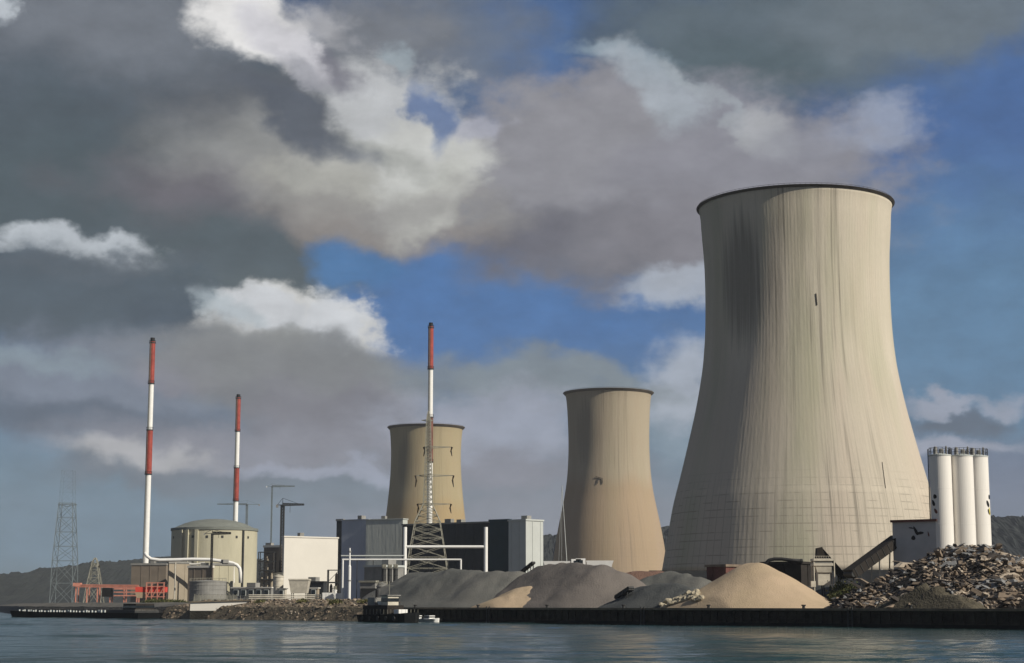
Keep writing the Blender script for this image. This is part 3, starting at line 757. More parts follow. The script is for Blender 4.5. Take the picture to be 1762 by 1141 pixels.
box_building('turbine_hall', 'plain cream white hall left of the blue grey hall', 'building', 484, 487, 580, 640, 922, 52, 'cream', 'cream', seams=False, parapet=.5)
box_building('stair_tower', 'narrow dark tower between the cream hall and the blue grey hall', 'tower', 577, 588, 590, 700, 893, 30, 'darkclad', seams=False, detail=False)
box_building('machine_hall', 'blue grey hall behind the low white pipes', 'building', 586, 632, 638, 610, 893, 30, 'bluegrey', 'bluegrey', parapet=.3, seams=False)
box_building('machine_hall', 'grey hall between the blue grey hall and the black hall', 'building', 628, 692, 700, 600, 892, 26, 'greengrey', 'greengrey', parapet=.3, seams=False)
box_building('machine_hall', 'black hall with pale roof edge behind the lattice pylon', 'building', 691, 843, 850, 575, 897, 34, 'darkclad', 'midgrey', parapet=.5)
box_building('stair_tower', 'dark teal tower at the right end of the black hall', 'tower', 842, 876, 879, 560, 893, 34, 'tealclad', 'tealclad', seams=False, detail=False)
box_building('office_block', 'pale block with sunlit white right face, right of the dark teal tower', 'building', 875, 905, 935, 550, 893, 45, 'palegrey', 'palegrey', parapet=.5)
box_building('service_building', 'tan brown block behind the scaffold, left of the cream hall', 'building', 452, 480, 487, 660, 938, 30, 'brown', 'cream')

# scaffold frame beside the reactor
def frame_tower(name, label, cat, px0, px1, ytop, Y, mt, levels, group=None, r=.22, infill=None, infm='beige'):
    x0, x1 = Xp(px0, Y), Xp(px1, Y); dz = Zp(ytop, Y) - GZ; dpt = (x1 - x0) * .8
    t = thing(name, label, cat, ((x0 + x1) / 2, Y, GZ), group)
    for x in (x0, x1):
        for y in (Y, Y + dpt):
            w = MB(); w.bar((x, y, GZ), (x, y, GZ + dz), r); w.build('post', mt, t)
    w = MB()
    for k in range(1, levels + 1):
        z = GZ + dz * k / levels
        for a, b in (((x0, Y), (x1, Y)), ((x1, Y), (x1, Y + dpt)), ((x1, Y + dpt), (x0, Y + dpt)), ((x0, Y + dpt), (x0, Y))):
            w.bar((*a, z), (*b, z), r * .8)
        w.bar((x0, Y, z - dz / levels), (x1, Y, z), r * .5)
    w.build('beams', mt, t)
    for k in range(1, levels):
        w = MB(); z = GZ + dz * k / levels
        w.box(x0 + .3, x1 - .3, Y + .3, Y + dpt - .3, z - .3, z - .1)
        w.build('deck', 'midgrey', t)
    if infill:
        for k in range(infill):
            w = MB(); xx = x0 + (x1 - x0) * (k + .6) / (infill + .2); ra = (x1 - x0) / infill * .26
            w.lathe(xx, Y + dpt / 2, [(ra, GZ), (ra, GZ + dz * (.55 + .3 * (k % 2))), (ra * .4, GZ + dz * (.62 + .3 * (k % 2)))], 14); w.build('vessel', infm, t)
    return t
frame_tower('scaffold_tower', 'dark steel scaffold frame with tan vessels right of the round reactor building', 'scaffold', 443, 470, 950, 640, 'darksteel', 6, infill=3)
frame_tower('scaffold_tower', 'small dark frame between the cream hall and the white gantry', 'scaffold', 563, 583, 981, 560, 'darksteel', 3, infill=2, infm='shed')

# low stuff by the left shore
box_building('low_building', 'long low grey shed with flat white roof behind the white river wall', 'shed', 398, 466, 475, 470, 1010, 20, 'midgrey', 'cream', windows=5, seams=False, parapet=.35)
tank('process_vessel', 'upright grey white vessel in front of the tan brown block', 470, 487, 988, 455, 'hopper', dome=.8, group='small vessels on the left bank')
# funnel hopper
def hopper(label, px0, px1, ytop, ybot, Y, m, taper=.75, legs=True, group=None):
    x0, x1 = Xp(px0, Y), Xp(px1, Y); zt, zb = Zp(ytop, Y), Zp(ybot, Y); xc = (x0 + x1) / 2; h = (x1 - x0) / 2; yc = Y + h
    t = thing('hopper', label, 'hopper', (xc, yc, GZ), group)
    w = MB(); w.hexa([(xc + sx * h * taper, yc + sy * h * taper, zb) for sx, sy in ((-1, -1), (1, -1), (1, 1), (-1, 1))],
                     [(xc + sx * h, yc + sy * h, zt - .4) for sx, sy in ((-1, -1), (1, -1), (1, 1), (-1, 1))]); w.build('bin', m, t)
    w = MB(); w.box(xc - h - .12, xc + h + .12, yc - h - .12, yc + h + .12, zt - .398, zt); w.build('rim', m, t)
    for sx in (-1, 1):
        for sy in (-1, 1):
            w = MB(); w.bar((xc + sx * h * taper * .9, yc + sy * h * taper * .9, GZ), (xc + sx * h * taper * .9, yc + sy * h * taper * .9, zb), .16); w.build('leg', 'darksteel', t)
    return t
hopper('white tapered bin on dark legs below the left end of the cream hall', 496, 530, 996, 1021, 450, 'hopper', .8)
for k, (a, b, c_) in enumerate(((554, 573, 1020), (577, 590, 1021))):
    Yc = 430
    x0, x1 = Xp(a, Yc), Xp(b, Yc); z1 = Zp(c_, Yc)
    t = thing('container', ['long white container low on the bank below the cream hall', 'short white container beside the white gantry foot'][k], 'container', ((x0 + x1) / 2, Yc, GZ), 'white containers on the bank')
    w = MB(); w.box(x0, x1, Yc, Yc + 2.4, GZ + .2, z1); w.build('body', 'white', t)
    w = MB(); q = x0 + .15
    while q < x1: w.box(q, q + .12, Yc - .06, Yc - .002, GZ + .25, z1 - .1); q += .35
    w.build('side_ribs', 'white', t)
    w = MB(); w.box(x0 + .2, x1 - .2, Yc + .2, Yc + 2.2, GZ, GZ + .198); w.build('skids', 'darksteel', t)
tank('storage_tank', 'small white standing tank between the two white containers', 573.5, 579, 1013, 434, 'white', dome=.5)

box_building('low_building', 'low dark shed under the right end of the cream hall', 'shed', 528, 556, 562, 500, 1000, 20, 'darkclad', 'darksteel', parapet=.4, doors=2, seams=False)
box_building('cabin', 'small beige cabin right of the white tapered bin', 'cabin', 533, 546, 549, 425, 1011, 15, 'beige', 'cream', parapet=.25, detail=False, windows=1, seams=False)
box_building('cabin', 'small pale cabin left of the white tapered bin', 'cabin', 478, 490, 493, 430, 1012, 15, 'hopper', 'midgrey', parapet=.25, detail=False, windows=1, seams=False)
t = thing('pipe_rack', 'low rack of pale pipes left of the long white container', 'pipe rack', (*P(540, 1040, 415).xy, GZ))
for k in range(3):
    w = MB(); w.bar(P(428, 1024 + k * 3, 415), P(552, 1024 + k * 3, 415), .14, n=8); w.build('pipe', 'hopper', t)
for a in (430, 455, 480, 505, 530, 550):
    w = MB(); p = P(a, 1022, 415); w.bar((p.x, 415.25, GZ), (p.x, 415.25, p.z), .12); w.build('post', 'darksteel', t)
# grey sheds right of gantry foot
box_building('low_building', 'grey shed with thin pale roof edge behind the gravel heap', 'shed', 626, 658, 694, 420, 972, 40, 'midgrey', 'palegrey', parapet=.5, windows=0)
box_building('cabin', 'small grey cabin with dark door near the moored workboat', 'cabin', 619, 645, 649, 372, 999, 20, 'midgrey', 'steel', doors=1, seams=False, parapet=.4, detail=False)
tank('storage_tank', 'small round topped grey tank right of the grey cabin', 648, 667, 1002, 366, 'midgrey', dome=1.0)
for k, a in enumerate((660, 670, 680)):
    tank('storage_tank', ['leftmost', 'middle', 'rightmost'][k] + ' of three dark upright tanks in front of the grey shed', a - 4, a + 4, 976, 400, 'darksteel', dome=.5, group='dark upright tanks')

# white pipe gantries
def pipe_frame(label, x0p, x1p, ytop, ybeam, Y, rp, yb=None, group=None):
    t = thing('pipe_gantry', label, 'gantry', (*P((x0p + x1p) / 2, 1040, Y).xy, GZ), group)
    for a in (x0p, x1p):
        p = P(a, ytop, Y); w = MB(); w.lathe(p.x, Y, [(rp, GZ), (rp, p.z)], 16)
        w.lathe(p.x, Y, [(rp * 1.5, GZ), (rp * 1.5, GZ + 1)], 16); w.build('post', 'white', t)
    p0, p1 = P(x0p, ybeam, Y), P(x1p, ybeam, Y)
    w = MB(); w.bar((p0.x + rp, Y, p0.z), (p1.x - rp, Y, p1.z), rp * .75, n=10); w.build('crossbeam', 'white', t)
    return t
pipe_frame('tall white gantry of two posts and a crossbeam in front of the black hall', 697, 836, 907, 941, 440, wd(3.3, 440), group='white pipe gantries')
t = thing('pipe_gantry', 'long low white pipe on posts running from the blue grey hall past the lattice pylon', 'gantry', (*P(690, 1040, 430).xy, GZ), 'white pipe gantries')
Yg = 430
w = MB(); a, b = P(589, 963, Yg), P(794, 963, Yg); w.bar(a, b, wd(1.5, Yg), n=10); w.build('main_pipe', 'white', t)
for x in (590, 793):
    w = MB(); p = P(x, 963, Yg); w.bar((p.x, Yg, GZ), p, wd(1.6, Yg), n=10); w.build('post', 'white', t)
w = MB(); a, b = P(587, 956.5, Yg + 9), P(696, 956.5, Yg + 9); w.bar(a, b, wd(1.3, Yg), n=8); w.build('upper_pipe', 'palegrey', t)
for x in (612, 640, 668, 694, 720, 745, 770):
    w = MB(); p = P(x, 963, Yg); w.bar((p.x, Yg + 4, GZ), (p.x, Yg + 4, p.z), .12); w.bar((p.x, Yg + 4, p.z), (p.x, Yg, p.z), .12); w.build('bracket', 'darksteel', t)
t = thing('vent_pipe', 'single slender white vent pipe at the left of the blue grey hall', 'pipe', (*P(602, 1040, 410).xy, GZ))
w = MB(); p = P(602, 943, 410); w.lathe(p.x, 410, [(wd(2.6, 410), GZ), (wd(2.6, 410), Zp(975, 410)), (wd(1.6, 410), Zp(972, 410)), (wd(1.3, 410), p.z)], 14); w.build('pipe', 'white', t)
w = MB(); w.lathe(p.x, 410, [(wd(3.2, 410), Zp(1000, 410)), (wd(3.2, 410), Zp(998, 410))], 14); w.lathe(p.x, 410, [(wd(2.4, 410), p.z - 1), (wd(2.4, 410), p.z - .6)], 14); w.build('flanges', 'midgrey', t)

# ------------------------------------------------------------------ pylons and cranes
def lattice(mb, p0, p1, h0, h1, n, r, rb=None):
    """square lattice column between two points with half widths h0, h1"""
    p0, p1 = Vector(p0), Vector(p1); d = (p1 - p0).normalized()
    ux = Vector((1, 0, 0)) if abs(d.x) < .7 else Vector((0, 0, 1)); uy = d.cross(ux).normalized(); ux = uy.cross(d).normalized()
    rb = rb or r * .6
    def ring(k):
        s = k / n; c = p0.lerp(p1, s); h = h0 + (h1 - h0) * s
        return [c + ux * h * a + uy * h * b for a, b in ((-1, -1), (1, -1), (1, 1), (-1, 1))]
    for k in range(n):
        a, b = ring(k), ring(k + 1)
        for j in range(4):
            mb.bar(a[j], b[j], r)
            mb.bar(a[j], b[(j + 1) % 4], rb); mb.bar(a[(j + 1) % 4], b[j], rb)
            mb.bar(b[j], b[(j + 1) % 4], rb)
def pylon(label, px, Y, segs, arms, m, r, insul=True, rot=0, armm=None, dens=1, top_r=None):
    """segs: rows (y, half width px); arms: (y, left px length, right px length, insulator px)"""
    t = thing('lattice_pylon', label, 'pylon', (*P(px, 1040, Y).xy, GZ), 'lattice pylons')
    w = MB()
    for (ya, ha), (yb, hb) in zip(segs, segs[1:]):
        a = P(px, ya, Y); b = P(px, yb, Y)
        if ya > 1035: a.z = GZ
        a.x = b.x = Xp(px, Y)
        lattice(w, a, b, wd(ha, Y), wd(hb, Y), max(1, int((dens if ya > 890 else max(1, dens * .45)) * abs(b.z - a.z) / (wd(ha + hb, Y) * .9) + .5)), r if ya > 870 or not top_r else top_r)
    w.build('lattice_body', m, t)
    for (y, l, rg, ins) in arms:
        c = P(px, y, Y); c.x = Xp(px, Y)
        for sgn, ln in ((-1, l), (1, rg)):
            if not ln: continue
            tip = c + Vector((sgn * wd(ln, Y), 0, -.2))
            w = MB(); h = wd(2.2, Y)
            for yy in (-1, 1):
                w.bar(c + Vector((0, yy * h, 0)), tip, r * .8); w.bar(c + Vector((0, yy * h, -h * 1.6)), tip, r * .8)
            for s in (.25, .5, .75):
                q = c.lerp(tip, s); w.bar(q + Vector((0, 0, -h * 1.6 * (1 - s))), q, r * .5)
            arm = w.build('crossarm', armm or m, t)
            if ins:
                w = MB(); w.bar(tip, tip + Vector((-sgn * wd(2, Y), 0, -wd(ins * .4, Y))), r * 2.2, n=6, r2=r * 1.2)
                w.bar(tip + Vector((-sgn * wd(2, Y), 0, -wd(ins * .4, Y))), tip + Vector((0, 0, -wd(ins, Y))), r * 2.0, n=6, r2=r * .8)
                w.build('insulator', 'insulator', arm)
    return t
pylon('big central lattice pylon in front of the black hall and the smallest cooling tower', 735, 470,
      [(1040, 42), (978, 34), (940, 28), (897, 21), (868, 8), (816, 6), (768, 4.6), (724, 3.6), (708, .8)],
      [(722, 12, 8, 0), (768, 8, 41, 16), (817, 22, 44, 20), (866, 18, 40, 16)], 'steel', .13, dens=3)
pylon('tall faint pylon at the far left before the wooded hill', 109, 1150,
      [(1040, 19), (965, 17.5), (866, 11.5), (810, 9.5)], [(868, 16, 17, 0)], 'mastgrey', .27, top_r=.06)
pylon('small pale pylon above the red gantry at the left', 161, 820,
      [(1040, 15), (1008, 11), (966, 4), (960, 1)], [(972, 8, 8, 4)], 'steel', .2)
def crane(label, px, Y, yj, x0, x1, m='darksteel', hw=3.2, r=.28, base=GZ, cw=None, mast=True, cwm='midgrey', jh=1.0):
    t = thing('tower_crane', label, 'crane', (*P(px, 1040, Y).xy, base), 'tower cranes')
    c = P(px, yj, Y); c.x = Xp(px, Y)
    w = MB(); h = wd(hw, Y)
    lattice(w, (c.x, Y, base), (c.x, Y, c.z), h, h, int((c.z - base) / (2 * h)), r); w.build('mast', m, t)
    far = x1 if abs(x1 - px) > abs(x0 - px) else x0; near = x0 if far == x1 else x1
    w = MB(); p = P(far, yj, Y); lattice(w, (c.x, Y, c.z + h * .3), (p.x, Y, c.z + h * .3), h * .75 * jh, h * .4 * jh, max(4, int(abs(p.x - c.x) / (1.6 * h * jh))), r * .8 * jh); w.build('jib', m, t)
    q = P(near, yj, Y)
    w = MB(); w.bar((c.x, Y, c.z), (q.x, Y, c.z), h * .4); w.build('counter_jib', m, t)
    w = MB(); w.box(q.x - h * .7, q.x + h * .7, Y - h * .8, Y + h * .8, c.z - h * 1.7, c.z + h * .2); w.build('counterweight', cwm, t)
    w = MB(); w.box(c.x - h * 1.1, c.x + h * 1.1, Y - h * 1.6, Y - h * .1, c.z - h * 1.7, c.z); cb = w.build('cab', m, t)
    w = MB(); w.box(c.x - h * .9, c.x + h * .9, Y - h * 1.6 - .08, Y - h * 1.6 - .01, c.z - h * 1.3, c.z - h * .4); w.build('cab_window', 'glass', cb)
    w = MB(); ap = Vector((c.x, Y, c.z + h * 4.5)); w.bar((c.x, Y, c.z), ap, h * .35, r2=h * .15); w.bar(ap, (c.x * .3 + p.x * .7, Y, c.z + h), .09); w.bar(ap, (q.x, Y, c.z), .09); w.build('apex_with_ties', m, t)
    w = MB(); w.bar((p.x * .35 + c.x * .65, Y, c.z), (p.x * .35 + c.x * .65, Y, c.z - h * 5), .08); w.build('hoist_cable', 'black', t)
    return t
crane('dark tower crane with short jib beside the left end of the cream hall', 483, 655, 869, 477, 523, hw=2.6, r=.24)
crane('higher distant tower crane with pale counterweight above the tan block', 464, 1100, 837, 459, 507, 'mastgrey', 1.0, .16, cwm='white', jh=1.6)
crane('faint distant tower crane behind the roof of the round reactor building', 421, 1500, 868, 446, 374, 'mastgrey', 1.5, .25)
crane('small black crane standing in front of the round reactor building', 362, 640, 918, 352, 397, 'black', 1.5, .13, jh=2.0)
# thin leaning mast
t = thing('derrick_mast', 'thin pale mast with stay cables before the left side of the middle cooling tower', 'mast', (*P(980, 1040, 420).xy, GZ))
w = MB(); w.bar((*P(980, 1040, 420).xy, GZ), P(967, 835, 420), .16, n=6, r2=.07); w.build('mast', 'palegrey', t)
for a in (958, 966): 
    w = MB(); w.bar((*P(a, 1040, 424).xy, GZ), P(967, 836, 420), .045, n=4); w.build('stay_cable', 'palegrey', t)

# red gantry and fence at the left shore
YR = 520
t = thing('red_gantry', 'long faded red loading gantry on the left shore', 'gantry', (*P(200, 1040, YR).xy, GZ))
w = MB(); a, b = P(130, 1008, YR), P(238, 1009, YR); lattice(w, a, b, .35, .35, 26, .12, .08); w.build('truss', 'palered', t)
for x in (131, 150, 168, 190, 214, 236):
    w = MB(); p = P(x, 1009, YR); w.bar((p.x, YR, GZ), p, .22); w.bar((p.x, YR + 3, GZ), (p.x, YR + 3, p.z), .22); w.build('post', 'palered', t)
w = MB(); p = P(131, 1003, YR); w.box(p.x - .8, p.x + 1.4, YR - .5, YR + 1.5, Zp(1009, YR), p.z); w.build('winch_house', 'palered', t)
w = MB(); p0, p1 = P(196, 1012, YR - 1), P(236, 1012, YR - 1)
for z0, z1, in ((1012, 1014.5), (1018, 1020), (1024, 1026)): w.box(p0.x, p1.x, YR - 1, YR - .8, Zp(z1, YR), Zp(z0, YR))
w.build('side_panel', 'palered', t)
w = MB(); p = P(176, 1010, YR); w.box(p.x, Xp(193, YR), YR - .4, YR + .8, Zp(1027, YR), Zp(1012, YR)); w.build('machine_box', 'black', t)
t = thing('loading_machine', 'bright red steel frame loader at the right end of the faded red gantry', 'machine', (*P(260, 1040, 505).xy, GZ))
YL = 505
w = MB(); w.box(Xp(232, YL), Xp(284, YL), YL, YL + 3, Zp(1019, YL), Zp(1010, YL)); w.build('body', 'brightred', t)
w = MB()
for x in (253, 262, 272, 283): p = P(x, 1002, YL); w.bar((p.x, YL - .5, GZ), (p.x, YL - .5, p.z), .2)
for y in (1003, 1009, 1020, 1027): w.bar(P(252, y, YL - .5), P(284, y, YL - .5), .16)
w.bar(P(253, 1027, YL - .5), P(262, 1009, YL - .5), .13); w.bar(P(262, 1027, YL - .5), P(272, 1009, YL - .5), .13); w.bar(P(272, 1027, YL - .5), P(283, 1009, YL - .5), .13)
w.build('frame', 'palered', t)
w = MB(); w.hexa([P(235, 1029, YL), P(250, 1029, YL), P(250, 1029, YL) + Vector((0, 3, 0)), P(235, 1029, YL) + Vector((0, 3, 0))], [P(232, 1019.3, YL), P(252, 1019.3, YL), P(252, 1019.3, YL) + Vector((0, 3, 0)), P(232, 1019.3, YL) + Vector((0, 3, 0))]); w.build('chute', 'sand', t)

# ------------------------------------------------------------------ heaps
def heap(name, label, cones, m, step=.45, slope=.64, rough=.18, cat='heap', group=None, seed=0, smoothk=1.2, noise_amp=.35):
    """cones: (px, inland distance, image row of the crest, extra slope factor)"""
    cs = []
    for (px, dist, yt) in cones:
        Y = Yd(px, dist); p = P(px, yt, Y); cs.append((p.x, p.y, p.z - GZ))
    x0 = min(c[0] - c[2] / slope - 3 for c in cs); x1 = max(c[0] + c[2] / slope + 3 for c in cs)
    y0 = min(c[1] - c[2] / slope - 3 for c in cs); y1 = max(c[1] + c[2] / slope + 3 for c in cs)
    nx = int((x1 - x0) / step); ny = int((y1 - y0) / step)
    def hgt(x, y):
        hs = []
        for q in range(max(1, len(cs) - 1)):
            ax_, ay_, ah = cs[q]; bx_, by_, bh = cs[min(q + 1, len(cs) - 1)]
            L2 = (bx_ - ax_) ** 2 + (by_ - ay_) ** 2
            tt_ = 0 if L2 == 0 else max(0, min(1, ((x - ax_) * (bx_ - ax_) + (y - ay_) * (by_ - ay_)) / L2))
            d = math.hypot(x - ax_ - tt_ * (bx_ - ax_), y - ay_ - tt_ * (by_ - ay_))
            hs.append(ah + (bh - ah) * tt_ - slope * (math.sqrt(d * d + smoothk ** 2) - smoothk))
        mx = max(hs); z = mx + .15 * math.log(sum(math.exp((q - mx) / .15) for q in hs) / max(1, len(hs)) * 1.5)
        z += mnoise.fractal((x * .12 + seed, y * .12, seed), 1, 2, 4) * noise_amp * 1.6 * max(0., min(1., (z) / 2))
        z += mnoise.noise((x * 1.1, y * 1.1, seed)) * rough * .4
        dist = (x - 63) * .782 + (y - 214) * .623
        z = min(z, (dist - 1.0) * 1.1)
        if z < 1.2: z = 1.2 - (1.2 - z) * .75 if z > 0 else .3 + z
        return z
    mb = MB(); idx = {}
    H = [[hgt(x0 + i * step, y0 + j * step) for i in range(nx + 1)] for j in range(ny + 1)]
    def vid(i, j):
        if (i, j) not in idx:
            idx[(i, j)] = len(mb.v); mb.v.append((x0 + i * step, y0 + j * step, GZ + max(-.4, H[j][i])))
        return idx[(i, j)]
    for j in range(ny):
        for i in range(nx):
            if max(H[j][i], H[j][i + 1], H[j + 1][i], H[j + 1][i + 1]) > -.1:
                mb.f.append((vid(i, j), vid(i + 1, j), vid(i + 1, j + 1), vid(i, j + 1))); mb.m.append(0)
    if m is None: return mb, hgt, cs
    o = mb.build(name, m, smooth=True)
    tag(o, label, cat, group); HG.append(hgt); return hgt, cs
HG = []
GH = 'heaps of sand and gravel on the quay'
heap('gravel_heap', 'broad flat topped grey gravel heap left of centre, nearest the workboat', [(706, 15, 984), (740, 15, 980), (780, 14, 979), (820, 14, 979), (860, 14, 979.5), (888, 15, 982)], 'grey_gravel', seed=3, group=GH)
heap('gravel_heap', 'brown grey gravel heap with level crest before the middle cooling tower', [(935, 17, 972), (965, 17, 969), (1000, 17, 969), (1035, 17, 970), (1060, 18, 982)], 'brown_gravel', seed=9, group=GH)
heap('gravel_heap', 'low grey gravel heap behind the dark heap', [(1120, 24, 990), (1150, 26, 984), (1180, 26, 986), (1205, 26, 990)], 'grey_gravel', seed=15, group=GH)
heap('gravel_heap', 'dark almost black gravel heap beside the pale boulders', [(1108, 9.0, 1004), (1130, 9.0, 1001), (1160, 9.5, 1003), (1185, 9, 1010)], 'dark_gravel', seed=21, group=GH)
heap('earth_heap', 'reddish earth heap at the foot of the middle cooling tower', [(1060, 40, 984), (1090, 42, 981), (1130, 46, 983), (1160, 50, 988)], 'red_earth', seed=31, step=.8, group=GH)
heap('sand_heap', 'smooth tan conical sand heap in front of the huge cooling tower', [(1292, 13, 970), (1303, 13, 969.5)], 'sand', slope=.60, seed=5, noise_amp=.22, rough=.05, smoothk=1.6, step=.35, group=GH)
heap('sand_heap', 'low tan sand slope between the broad grey heap and the brown grey heap', [(868, 6.5, 1026), (893, 8.5, 1008), (912, 10, 1003)], 'sand', slope=.55, noise_amp=.5, seed=55, group=GH)
heap('earth_heap', 'low dark olive earth mound in front of the rubble heap', [(1560, 4.0, 1020), (1588, 5.0, 1006), (1618, 4.6, 1010), (1650, 3.5, 1024)], 'olive_earth', seed=61, step=.3, noise_amp=1.1, rough=1.2, smoothk=.8, group=GH)
heap('gravel_heap', 'long low brown gravel ridge behind the sheds at the right', [(1240, 36, 1004), (1330, 36, 1006), (1420, 34, 1004), (1500, 32, 1004)], 'dark_gravel', seed=41, step=.7, group=GH)

def chunk(mb, c, s, mi, el=1.0):
    """an angular broken lump"""
    bm = []
    ang = random.random() * 6.28; tilt = (random.random() - .5) * 1.2
    e = Vector((math.cos(ang) * math.cos(tilt), math.sin(ang) * math.cos(tilt), math.sin(tilt))); up = Vector((0, 0, 1)); f = e.cross(up).normalized(); g_ = f.cross(e)
    a = s * el; b = s * (.5 + random.random() * .5); h = s * (.3 + random.random() * .5)
    def j(): return 1 + (random.random() - .5) * .6
    bot = [c + e * a * sx * j() + f * b * sy * j() - g_ * h * .5 for sx, sy in ((-1, -1), (1, -1), (1, 1), (-1, 1))]
    top = [c + e * a * sx * j() * .7 + f * b * sy * j() * .7 + g_ * h * j() for sx, sy in ((-1, -1), (1, -1), (1, 1), (-1, 1))]
    mb.hexa(bot, top, mi)

# rubble heap under the silos
mb, hgt, cs = heap('x', '', [(1475, 7, 1018), (1520, 9, 1002), (1570, 13, 976), (1618, 17, 946), (1640, 18, 934), (1668, 18, 931), (1690, 17, 942), (1728, 13, 984), (1790, 12, 1006)], None, slope=.60, seed=77, noise_amp=.9, rough=.9, step=.5, smoothk=.6)
mb.m = [0] * len(mb.f)
random.seed(11)
x0 = min(c[0] for c in cs) - 12; x1 = max(c[0] for c in cs) + 6
cnt = 0
for _ in range(80000):
    x = random.uniform(x0, x1); y = random.uniform(205, 262)
    z = hgt(x, y)
    if z < .2: continue
    # only the two slopes one can see plus the crest
    px = x / y * F + 881
    if px < 1430 or px > 1800: continue
    dist = (x - 63) * .782 + (y - 214) * .623
    if dist > 24 or dist < 1.6: continue
    n_ = mnoise.noise((x * .22, y * .22, 5)); q = random.random()
    if px > 1610: mi = 1 if q < .36 else (2 if q < .80 else 3)
    else: mi = 3 if q < .46 else (2 if q < .84 else (4 if q < .92 else 1))
    if n_ < -.15 and q < .55: mi = 2 if px < 1620 else 4
    if n_ > .35 and q < .5: mi = 3
    s = .06 + random.random() ** 3 * .34 + (.35 * random.random() if random.random() < .02 else 0)
    chunk(mb, Vector((x, y, GZ + z + s * .1)), s, mi, 1 + random.random() ** 2 * 3.4); cnt += 1
o = mb.build('rubble_heap', ['rock_b', 'rock_a', 'rock_b', 'rock_c', 'rock_d'])
tag(o, 'large heap of broken brown and grey rubble below the white silos', 'rubble heap', None, 'stuff')

# rough mound with weeds between the sand heap and rubble
def boulder_mesh(s, seed):
    bm = bmesh.new(); bmesh.ops.create_icosphere(bm, subdivisions=2, radius=1)
    rs = random.Random(seed)
    off = Vector((rs.random() * 50, rs.random() * 50, rs.random() * 50))
    for v in bm.verts:
        n_ = mnoise.noise(v.co * 1.1 + off) * .5 + mnoise.noise(v.co * 2.7 + off) * .2
        v.co *= (1 + n_) * s; v.co.z *= .75; v.co.x *= 1.15
    me = bpy.data.meshes.new('boulder'); bm.to_mesh(me); bm.free(); return me
random.seed(23)
bmesh_pool = [boulder_mesh(1, k) for k in range(6)]
for me in bmesh_pool: me.materials.append(M['stone_pale'])
nb = 0
def place_boulder(px, dist, s, lift=0):
    global nb
    Y = Yd(px, dist); me = bmesh_pool[nb % 6]
    o = bpy.data.objects.new('boulder', me); C.objects.link(o)
    X_ = Xp(px, Y); zt_ = max([0] + [h_(X_, Y) for h_ in HG])
    o.location = (X_, Y, GZ + s * .35 + zt_ + lift * .3); o.scale = (s, s, s); o.rotation_euler = (0, 0, random.random() * 6)
    tag(o, 'pale limestone boulder in the row between the dark heap and the sand heap', 'boulder', 'pale boulders beside the sand heap'); nb += 1
for k in range(24):
    place_boulder(1138 + k * 3.0 + random.uniform(-1, 1), 2.2 + random.random() * .9, .26 + random.random() * .3)
for k in range(16):
    place_boulder(1150 + k * 3.4 + random.uniform(-1, 1), 3.4 + random.random() * .6, .35 + random.random() * .4)
for k in range(8):
    place_boulder(1165 + k * 5 + random.uniform(-1, 1), 4.6 + random.random() * .5, .35 + random.random() * .4)

# rocky river bank on the left, stuff
random.seed(31)
mb = MB()
def bank_strip(t0, t1, n, rows):
    base = len(mb.v)
    for i in range(n + 1):
        t = t0 + (t1 - t0) * i / n; p = B(t)
        for (d_, z_) in rows:
            q = p + IN * d_; nn = mnoise.noise((q.x * .35, q.y * .35, 2)) * .35
            mb.v.append((q.x + nn, q.y + nn, z_ + (nn * .9 if z_ > 0 else 0)))
    k = len(rows)
    for i in range(n):
        for j in range(k - 1):
            a = base + i * k + j; mb.f.append((a, a + k, a + k + 1, a + 1)); mb.m.append(0)
bank_strip(1.125, 1.80, 160, [(-4.5, -1.2), (-3.4, 0.1), (-2.2, 1.2), (-.9, 2.5), (1.5, 2.9), (5, 3.4), (9, 3.9), (14, 3.6), (20, 2.2)])
for _ in range(3000):
    t = random.uniform(1.125, 1.80); d_ = random.uniform(-3.6, 15)
    zz = [(-4, -.3), (-3.4, 0.1), (-2.2, 1.2), (-.9, 2.5), (1.5, 2.9), (5, 3.4), (9, 3.9), (14, 3.6), (20, 2.2)]
    for (a, za), (b, zb_) in zip(zz, zz[1:]):
        if a <= d_ <= b: z = za + (zb_ - za) * (d_ - a) / (b - a)
    p = B(t) + IN * d_; q = random.random()
    chunk(mb, Vector((p.x, p.y, z + .05)), -.02 + .08 + random.random() ** 4 * .30, 1 if q < .09 else (2 if q < .72 else 3), 1.3)
tag(mb.build('rocky_bank', [mat('bank_earth', (.085, .068, .048), .95, .5, .25, .7, 1.5, col2=(.17, .14, .095)), 'rock_a', 'rock_b', 'rock_c']), 'rough rocky earth bank left of the workboat', 'river bank', None, 'stuff')

# low shore embankment further left
mb = MB()
for pts, zt_ in (([B(1.80), B(2.1), B(2.42), Vector((-135, 500)), Vector((-165, 590)), Vector((-232, 800))], 3.5),):
    base = 0; n = 0
    allp = []
    for a, b in zip(pts, pts[1:]):
        for s in range(12): allp.append(a.lerp(b, s / 12))
    allp.append(pts[-1])
    prof = [(-3.4, -1), (-2.2, .6), (-.9, 2.5), (2.5, 2.9), (6, 3.3), (12, 3.5), (22, 2.3)]
    for p in allp:
        for d_, z_ in prof:
            q = p + IN * d_; mb.v.append((q.x, q.y, z_ + mnoise.noise((q.x * .2, q.y * .2, 1)) * .25))
    k = len(prof)
    for i in range(len(allp) - 1):
        for j in range(k - 1):
            a = i * k + j; mb.f.append((a, a + k, a + k + 1, a + 1)); mb.m.append(0)
M['shore'] = mat('grey_shore', (.10, .095, .085), .95, .35, .3, .7, 2)
tag(mb.build('shore_embankment', 'shore'), kind='structure')

